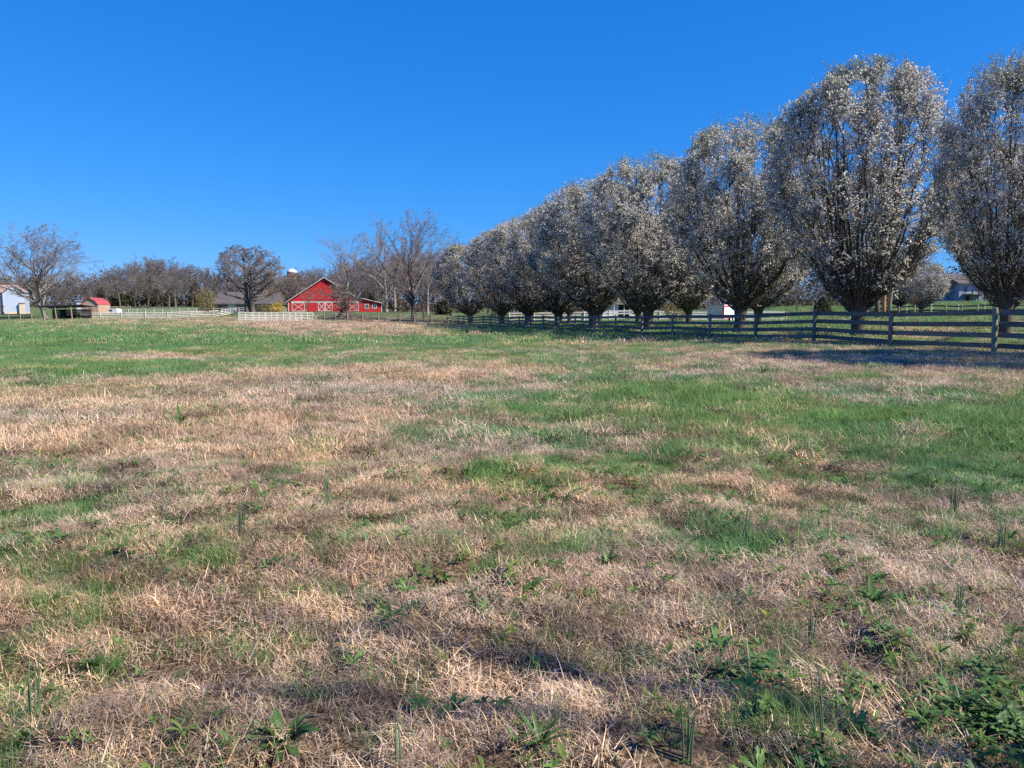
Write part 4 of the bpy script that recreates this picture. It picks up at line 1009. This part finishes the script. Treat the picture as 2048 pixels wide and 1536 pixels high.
def scatter_object(name, coll, pos, rot, scl, idx, tint, label, cat):
    me = bpy.data.meshes.new(name); me.vertices.add(len(pos)); me.vertices.foreach_set('co', np.asarray(pos, np.float32).ravel())
    def A(nm, typ, data, key): at = me.attributes.new(nm, typ, 'POINT'); at.data.foreach_set(key, data)
    A('rot', 'FLOAT_VECTOR', np.asarray(rot, np.float32).ravel(), 'vector'); A('scl', 'FLOAT_VECTOR', np.asarray(scl, np.float32).ravel(), 'vector')
    A('pick', 'INT', np.asarray(idx, np.int32), 'value')
    A('itint', 'FLOAT_COLOR', np.concatenate([tint, np.ones((len(tint), 1))], 1).astype(np.float32).ravel(), 'color')
    ng = bpy.data.node_groups.new(name + '_scatter', 'GeometryNodeTree')
    ng.interface.new_socket('Geometry', in_out='INPUT', socket_type='NodeSocketGeometry'); ng.interface.new_socket('Geometry', in_out='OUTPUT', socket_type='NodeSocketGeometry')
    N = ng.nodes; L = ng.links
    gi = N.new('NodeGroupInput'); go = N.new('NodeGroupOutput'); ip = N.new('GeometryNodeInstanceOnPoints'); ci = N.new('GeometryNodeCollectionInfo')
    ci.inputs['Collection'].default_value = coll; ci.inputs['Separate Children'].default_value = True; ci.inputs['Reset Children'].default_value = True
    def na(nm, t): n_ = N.new('GeometryNodeInputNamedAttribute'); n_.data_type = t; n_.inputs['Name'].default_value = nm; return n_.outputs['Attribute']
    L.new(gi.outputs[0], ip.inputs['Points']); L.new(ci.outputs[0], ip.inputs['Instance']); ip.inputs['Pick Instance'].default_value = True
    L.new(na('pick', 'INT'), ip.inputs['Instance Index']); L.new(na('scl', 'FLOAT_VECTOR'), ip.inputs['Scale'])
    e2r = N.new('FunctionNodeEulerToRotation'); L.new(na('rot', 'FLOAT_VECTOR'), e2r.inputs[0]); L.new(e2r.outputs[0], ip.inputs['Rotation'])
    L.new(ip.outputs[0], go.inputs[0])
    o = obj(name, me); md = o.modifiers.new('scatter', 'NODES'); md.node_group = ng
    return tag(o, label, cat, kind='stuff')

def ground_points(r, n, Y0, Y1, umax=.80, power=2.0, pad=1.2):
    """points spread over the visible wedge of the field, denser near by as given by power (2 = even)"""
    t = r.uniform(0, 1, n); Y = (Y0 ** power + (Y1 ** power - Y0 ** power) * t) ** (1 / power)
    x = r.uniform(-1, 1, n) * (Y * umax + pad); return x, Y

def make_grass():
    r = np.random.default_rng(77)
    straw = []; green = []
    for k in range(7):      # 0-6 near straw mats
        straw.append(cat_parts(blades(r, 120, .13, (.02, .075), (.002, .0042), (45, 98), (-50, 70), .04, .3, 1.35), blades(r, 75, .12, (.02, .065), (.0018, .0036), (5, 60), (0, 90), .015, .3, 1.3), blades(r, 2, .1, (.09, .15), (.0018, .003), (50, 85), (-10, 30), .05)))
    for k in range(4):      # 7-10 middle distance
        straw.append(cat_parts(blades(r, 140, .36, (.05, .15), (.004, .008), (40, 95), (-20, 50), .03, .6, 1.3), blades(r, 75, .35, (.04, .11), (.0035, .007), (0, 55), (0, 60), 0, .6, 1.3)))
    for k in range(3):      # 11-13 far
        straw.append(blades(r, 150, 1.1, (.1, .24), (.014, .03), (15, 85), (0, 50), 0))
    for k in range(6):      # near green tufts
        straw_ = blades(r, 50, .07, (.035, .12), (.0018, .0036), (5, 55), (10, 80), 0, .7, 1.3, .15, 3); green.append(straw_)
    for k in range(4):
        green.append(blades(r, 190, .33, (.045, .14), (.0035, .007), (5, 60), (10, 70), 0, .7, 1.3, .15))
    for k in range(3):
        green.append(blades(r, 170, 1.1, (.1, .22), (.014, .028), (5, 60), (10, 60), 0, .7, 1.3, .15))
    cs = tuft_collection('straw_tuft', straw, M['straw']); cg = tuft_collection('green_tuft', green, M['grass'])
    PSs = []; PGs = []
    def lay(n, Y0, Y1, ks, kg, sc, power=2.0):
        x, y = ground_points(r, n, Y0, Y1, power=power); z = terrain(x, y); g = greenness(x, y)
        isg = r.uniform(0, 1, n) < (g * .94 + (.08 if Y0 < 2 else .03 if Y0 < 30 else 0))
        if Y0 < 2:      # bare, dark gaps between the tussocks
            keep = r.uniform(0, 1, n) < .2 + .8 * sstep(.36, .5, fbm(x * 5.5, y * 5.5, 2, 83)); x, y, z, isg = x[keep], y[keep], z[keep], isg[keep]; n = len(x)
        for m_, (lo, hi), out in ((~isg, ks, PSs), (isg, kg, PGs)):
            c = m_.sum(); s = r.uniform(.75, 1.3, (c, 1)) * sc
            out.append((np.stack([x, y, z], 1)[m_], np.stack([r.normal(size=c) * .12, r.normal(size=c) * .12, r.uniform(0, 6.283, c)], 1), np.repeat(s, 3, 1) * np.array([1, 1, 1]), r.integers(lo, hi, c), x[m_], y[m_]))
    lay(22000, 1.3, 11, (0, 7), (0, 6), 1.0)
    lay(30000, 7.5, 44, (7, 11), (6, 10), 1.0)
    lay(26000, 36, 165, (11, 14), (10, 13), 1.0, 1.7)
    # green tufts need more pieces near by: extra tufts where the ground is green and a sprinkle everywhere
    x, y = ground_points(r, 30000, 1.3, 15, power=1.8); g = greenness(x, y); k = r.uniform(0, 1, len(x)) < (.34 + g * .85) * (.22 + sstep(.4, .6, fbm(x * 2.2, y * 2.2, 2, 71)))
    x, y = x[k], y[k]; c = len(x)
    PGs.append((np.stack([x, y, terrain(x, y)], 1), np.stack([r.normal(size=c) * .12, r.normal(size=c) * .12, r.uniform(0, 6.283, c)], 1), np.repeat(r.uniform(.45, 1.2, (c, 1)), 3, 1), r.integers(0, 6, c), x, y))
    # coarse darker tussocks standing in the green parts
    x, y = ground_points(r, 9000, 4.5, 34, power=1.7); g = greenness(x, y); k = r.uniform(0, 1, len(x)) < g * sstep(.45, .62, fbm(x * .8 + 50, y * .8, 3, 91)) * .8
    x, y = x[k], y[k]; c = len(x)
    PGs.append((np.stack([x, y, terrain(x, y)], 1), np.stack([r.normal(size=c) * .12, r.normal(size=c) * .12, r.uniform(0, 6.283, c)], 1), np.repeat(r.uniform(1.2, 2.4, (c, 1)), 3, 1) * np.array([1, 1, .85]), r.integers(0, 6, c), x, y))
    for PL, coll, nm, lab, lo, hi in ((PSs, cs, 'dry_grass', 'dead straw-coloured grass covering the pasture', .60, 1.38), (PGs, cg, 'green_grass', 'fresh green grass growing in patches over the pasture', .75, 1.25)):
        pos = np.concatenate([a[0] for a in PL]); rot = np.concatenate([a[1] for a in PL]); scl = np.concatenate([a[2] for a in PL]); idx = np.concatenate([a[3] for a in PL]); xx = pos[:, 0]; yy = pos[:, 1]
        n1 = fbm(xx * .5, yy * .5, 3, 41)[:, None]; n2 = sstep(.25, .75, fbm(xx * 4.5, yy * 4.5, 2, 43))[:, None]
        tint = (lo + (hi - lo) * n2) * (1 + (n1 - .5) * (np.array([.25, .0, -.35]) if nm == 'dry_grass' else np.array([.5, .1, -.5])))
        scatter_object(nm, coll, pos, rot, scl, idx, tint, lab, 'grass')
make_grass()

def leaf(L_, w, n=5, droop=.5, fold=.25, rise=.6, lobes=0):
    """one leaf strip along +x rising then drooping"""
    v = []; q = []
    for s in range(n + 1):
        t = s / n; ww = w * math.sin(math.pi * min(.97, .12 + .85 * t)) ** .8 * (1 if not lobes else (.55 + .45 * (s % 2)))
        x = L_ * t; z = L_ * (rise * t - droop * t * t)
        v += [(x, -ww / 2, z + fold * ww / 2), (x, 0, z), (x, ww / 2, z + fold * ww / 2)]
    for s in range(n):
        for k in range(2): a = s * 3 + k; q.append((a, a + 1, a + 4, a + 3))
    return np.array(v), np.array(q)
def rosette(r, n, L_, w, droop=.5, rise=(.2, .9), lobes=0):
    vs_ = []; qs = []; cs = []; k0 = 0
    for k in range(n):
        s = r.uniform(.65, 1.15); v, q = leaf(L_ * s, w * s, 6, droop * r.uniform(.6, 1.3), .3, r.uniform(*rise), lobes)
        a = k * 2.4 + r.normal() * .3; ca, sa = math.cos(a), math.sin(a)
        v = np.stack([v[:, 0] * ca - v[:, 1] * sa, v[:, 0] * sa + v[:, 1] * ca, v[:, 2]], 1)
        vs_.append(v); qs.append(q + k0); k0 += len(v); cs.append(np.tile(np.append(np.ones(3) * r.uniform(.7, 1.3), 1), (len(v), 1)))
    return np.concatenate(vs_), np.concatenate(qs), np.concatenate(cs)
def make_weeds():
    r = np.random.default_rng(99)
    specs = [rosette(r, 7, .1, .032, .5), rosette(r, 9, .13, .035, .6, (.3, 1.0), 1), rosette(r, 6, .07, .035, .4), rosette(r, 5, .06, .03, .3), rosette(r, 4, .09, .025, .3, (.6, 1.4)), rosette(r, 8, .11, .03, .5, (.4, 1.2))]
    c = tuft_collection('weed_rosette', specs, M['weed'])
    x, y = ground_points(r, 38000, 1.3, 22, power=1.5); k = r.uniform(0, 1, len(x)) < sstep(.42, .68, fbm(x * 1.1 + 3, y * 1.1, 3, 61)) * .75 + .05
    x, y = x[k], y[k]; n = len(x)
    sc = r.uniform(.25, .62, (n, 1)); n1 = r.uniform(.7, 1.25, (n, 1))
    scatter_object('weed_leaves', c, np.stack([x, y, terrain(x, y) + .045], 1), np.stack([r.normal(size=n) * .2, r.normal(size=n) * .2, r.uniform(0, 6.28, n)], 1), np.repeat(sc, 3, 1), r.integers(0, len(specs), n), n1 * np.array([1, 1, 1]) * (1 + r.normal(size=(n, 1)) * .15 * np.array([1, 0, -.5])), 'low broad-leaved green weeds scattered through the dry grass', 'weeds')
    # clover patch at the lower right corner
    v, q, cl = [], [], []; 
    def tri(r):
        out = []
        for k in range(3):
            v_, q_ = leaf(.02, .018, 3, .1, .2, .15); a = k * 2.094; out.append((np.stack([v_[:, 0] * math.cos(a) - v_[:, 1] * math.sin(a), v_[:, 0] * math.sin(a) + v_[:, 1] * math.cos(a), v_[:, 2]], 1), q_, np.tile([1, 1, 1, 1], (len(v_), 1)) * 1.0))
        return cat_parts(*out)
    sp = []
    for k in range(4):
        ps = []
        for j in range(26):
            a, b, d = tri(r); s = r.uniform(.7, 1.3); ps.append((a * s + np.array([r.normal() * .045, r.normal() * .045, r.uniform(.03, .09)]), b, d * np.array([*(np.ones(3) * r.uniform(.65, 1.35)), 1])))
        sp.append(cat_parts(*ps))
    c2 = tuft_collection('clover_clump', sp, M['clover'])
    pos = []
    for px_, py_, sx, sy, n in ((1985, 1475, .17, .12, 46), (2040, 1510, .12, .1, 22), (1400, 1410, .1, .08, 6), (1900, 1400, .1, .06, 6), (860, 1215, .3, .14, 9), (940, 1250, .25, .1, 6), (620, 1385, .1, .06, 4), (1500, 1395, .12, .06, 5)):
        Y = F * CAMZ / (py_ - HOR); Y = Y * .98; x0 = PX(px_, Y, py_)
        for k in range(n): pos.append((x0 + r.normal() * sx, Y + r.normal() * sy))
    pos = np.array(pos); n = len(pos)
    scatter_object('clover_patch', c2, np.stack([pos[:, 0], pos[:, 1], terrain(pos[:, 0], pos[:, 1])], 1), np.stack([r.normal(size=n) * .3, r.normal(size=n) * .3, r.uniform(0, 6.28, n)], 1), np.repeat(r.uniform(.45, .85, (n, 1)), 3, 1), r.integers(0, 4, n), r.uniform(.75, 1.2, (n, 1)) * np.ones((1, 3)), 'dense dark green clover patches in the foreground', 'clover')
make_weeds()

# ------------------------------------------------------------------ single foreground plants
def ground_at(px, py):
    """ground point under a foreground pixel"""
    Y = 3.0
    for _ in range(40):
        p = P(px, py, Y); z = gz(p.x, Y); e = p.z - z
        q = P(px, py, Y + .01); sl = (q.z - p.z) / .01
        Y = max(1.0, Y - e / sl * .7)
    p = P(px, py, Y); return Vector((p.x, Y, gz(p.x, Y)))
def arr_obj(name, v, q, c, mtl, parent): return obj(name, mesh_np(name, v, q, M[mtl], True, {'tint': c}), parent)
def plantain(px, py, n, L_, w, label, name='plantain_plant'):
    g = ground_at(px, py) + Vector((0, 0, .025)); t = empty(name, g, 0, label, 'plant'); r = np.random.default_rng(int(px + py))
    for k in range(n):
        s = r.uniform(.7, 1.2); v, q = leaf(L_ * s, w * s, 7, .45 * r.uniform(.5, 1.4), .3, r.uniform(.5, 1.6)); a = k * 2.4 + r.normal() * .3
        v = np.stack([v[:, 0] * math.cos(a) - v[:, 1] * math.sin(a), v[:, 0] * math.sin(a) + v[:, 1] * math.cos(a), v[:, 2]], 1)
        arr_obj('leaf', v, q, np.tile(np.append(np.ones(3) * r.uniform(.7, 1.3), 1), (len(v), 1)), 'plant_leaf', t)
plantain(568, 1505, 26, .105, .032, 'dark green broad-leaved plant clump at the bottom edge left of centre')
plantain(1102, 893, 30, .2, .012, 'dark coarse grass-like clump in the middle of the field', 'coarse_clump')
plantain(1525, 750, 34, .2, .016, 'dark green grass clump in straw before the fence', 'coarse_clump')
plantain(360, 856, 7, .2, .04, 'small dark leafy plant alone in the dry straw at left', 'leafy_plant')
plantain(1215, 1135, 14, .07, .022, 'pale green weed in the straw right of centre', 'leafy_plant')
plantain(1080, 1505, 16, .075, .014, 'grassy green plant at the bottom edge right of centre', 'leafy_plant')
plantain(1745, 1215, 16, .075, .022, 'leafy green plant in the dry grass at lower right', 'leafy_plant')
def onion(px, py, n, h, label, spread=.1):
    g = ground_at(px, py); t = empty('wild_onion', g, 0, label, 'plant', 'wild onions'); r = np.random.default_rng(int(px * 3 + py))
    for k in range(n):
        a = r.uniform(0, 6.28); l = h * r.uniform(.6, 1.05); d = Vector((math.cos(a), math.sin(a), 0)) * l * r.uniform(.02, spread * 1.8)
        b = Vector((r.normal() * .012, r.normal() * .012, -.01))
        o = MB().tube([b, b + d * .25 + Vector((0, 0, l * .4)), b + d * .6 + Vector((0, 0, l * .75)), b + d * 1.1 + Vector((0, 0, l))], [.0034, .0032, .0024, .0008], 5, False).build('leaf_blade', M['onion_leaf'], t, True)
        at = o.data.attributes.new('tint', 'FLOAT_COLOR', 'POINT'); at.data.foreach_set('color', np.tile(np.append(np.ones(3) * r.uniform(.8, 1.25), 1), len(o.data.vertices)).astype(np.float32))
onion(1372, 1525, 6, .26, 'wild onion clump at the bottom edge with upright blue-green leaves', .08)
onion(1640, 1490, 4, .3, 'wild onion with two long leaves, one leaning right, at lower right', .35)
onion(788, 1540, 4, .2, 'wild onion shoots at the bottom edge left of the middle')
onion(1490, 1100, 8, .3, 'wild onion tuft in the dry grass right of the middle')
onion(655, 1010, 9, .28, 'pale wild onion tuft left of the middle of the field')
onion(1905, 1030, 9, .3, 'wild onion tuft near the right edge')
onion(2005, 1105, 8, .28, 'wild onion tuft at the very right edge')
onion(965, 900, 8, .32, 'small wild onion tuft just above the middle of the field')
onion(1620, 1300, 5, .24, 'wild onion with single tall leaves above the two-leaved one')
onion(1915, 1240, 6, .26, 'pair of wild onion shoots at lower right')
onion(65, 1440, 5, .26, 'wild onion leaning in the dry grass at the lower left corner')
onion(480, 1070, 8, .25, 'wild onion tuft in the dry grass at left')
def dandelion(px, py, label):
    g = ground_at(px, py) + Vector((0, 0, .03)); t = empty('dandelion', g, 0, label, 'flower', 'dandelions'); r = np.random.default_rng(int(px))
    v, q, c = rosette(r, 8, .11, .028, .6, (.2, .6), 1); arr_obj('leaves', v, q, c, 'plant_leaf', t)
    h = .09; o = MB().tube([(0, 0, 0), (.005, 0, h * .6), (.0, .004, h)], .0028, 6).build('stem', M['onion_leaf'], t)
    at = o.data.attributes.new('tint', 'FLOAT_COLOR', 'POINT'); at.data.foreach_set('color', np.ones(len(o.data.vertices) * 4, np.float32))
    vs_, qs, cs = [], [], []; n0 = 0
    for ring, (rad, z, m_) in enumerate(((.02, .0, 16), (.014, .004, 13), (.008, .007, 9))):
        for k in range(m_):
            a = k / m_ * 6.283 + ring; d = np.array([math.cos(a), math.sin(a), 0]); s = np.array([-d[1], d[0], 0]) * .0035
            vs_ += [-s * .4 + [0, 0, h + z], s * .4 + [0, 0, h + z], d * rad + s + [0, 0, h + z + .005], d * rad - s + [0, 0, h + z + .005]]; qs.append([n0, n0 + 1, n0 + 2, n0 + 3]); n0 += 4
    arr_obj('flower_head', np.array(vs_), np.array(qs), np.tile([1, 1, 1, 1], (n0, 1)), 'petal', t)
dandelion(1065, 970, 'yellow dandelion flower in the middle of the field')
dandelion(748, 933, 'yellow dandelion flower left of the middle of the field')
dandelion(910, 776, 'distant yellow dandelion in the straw band')
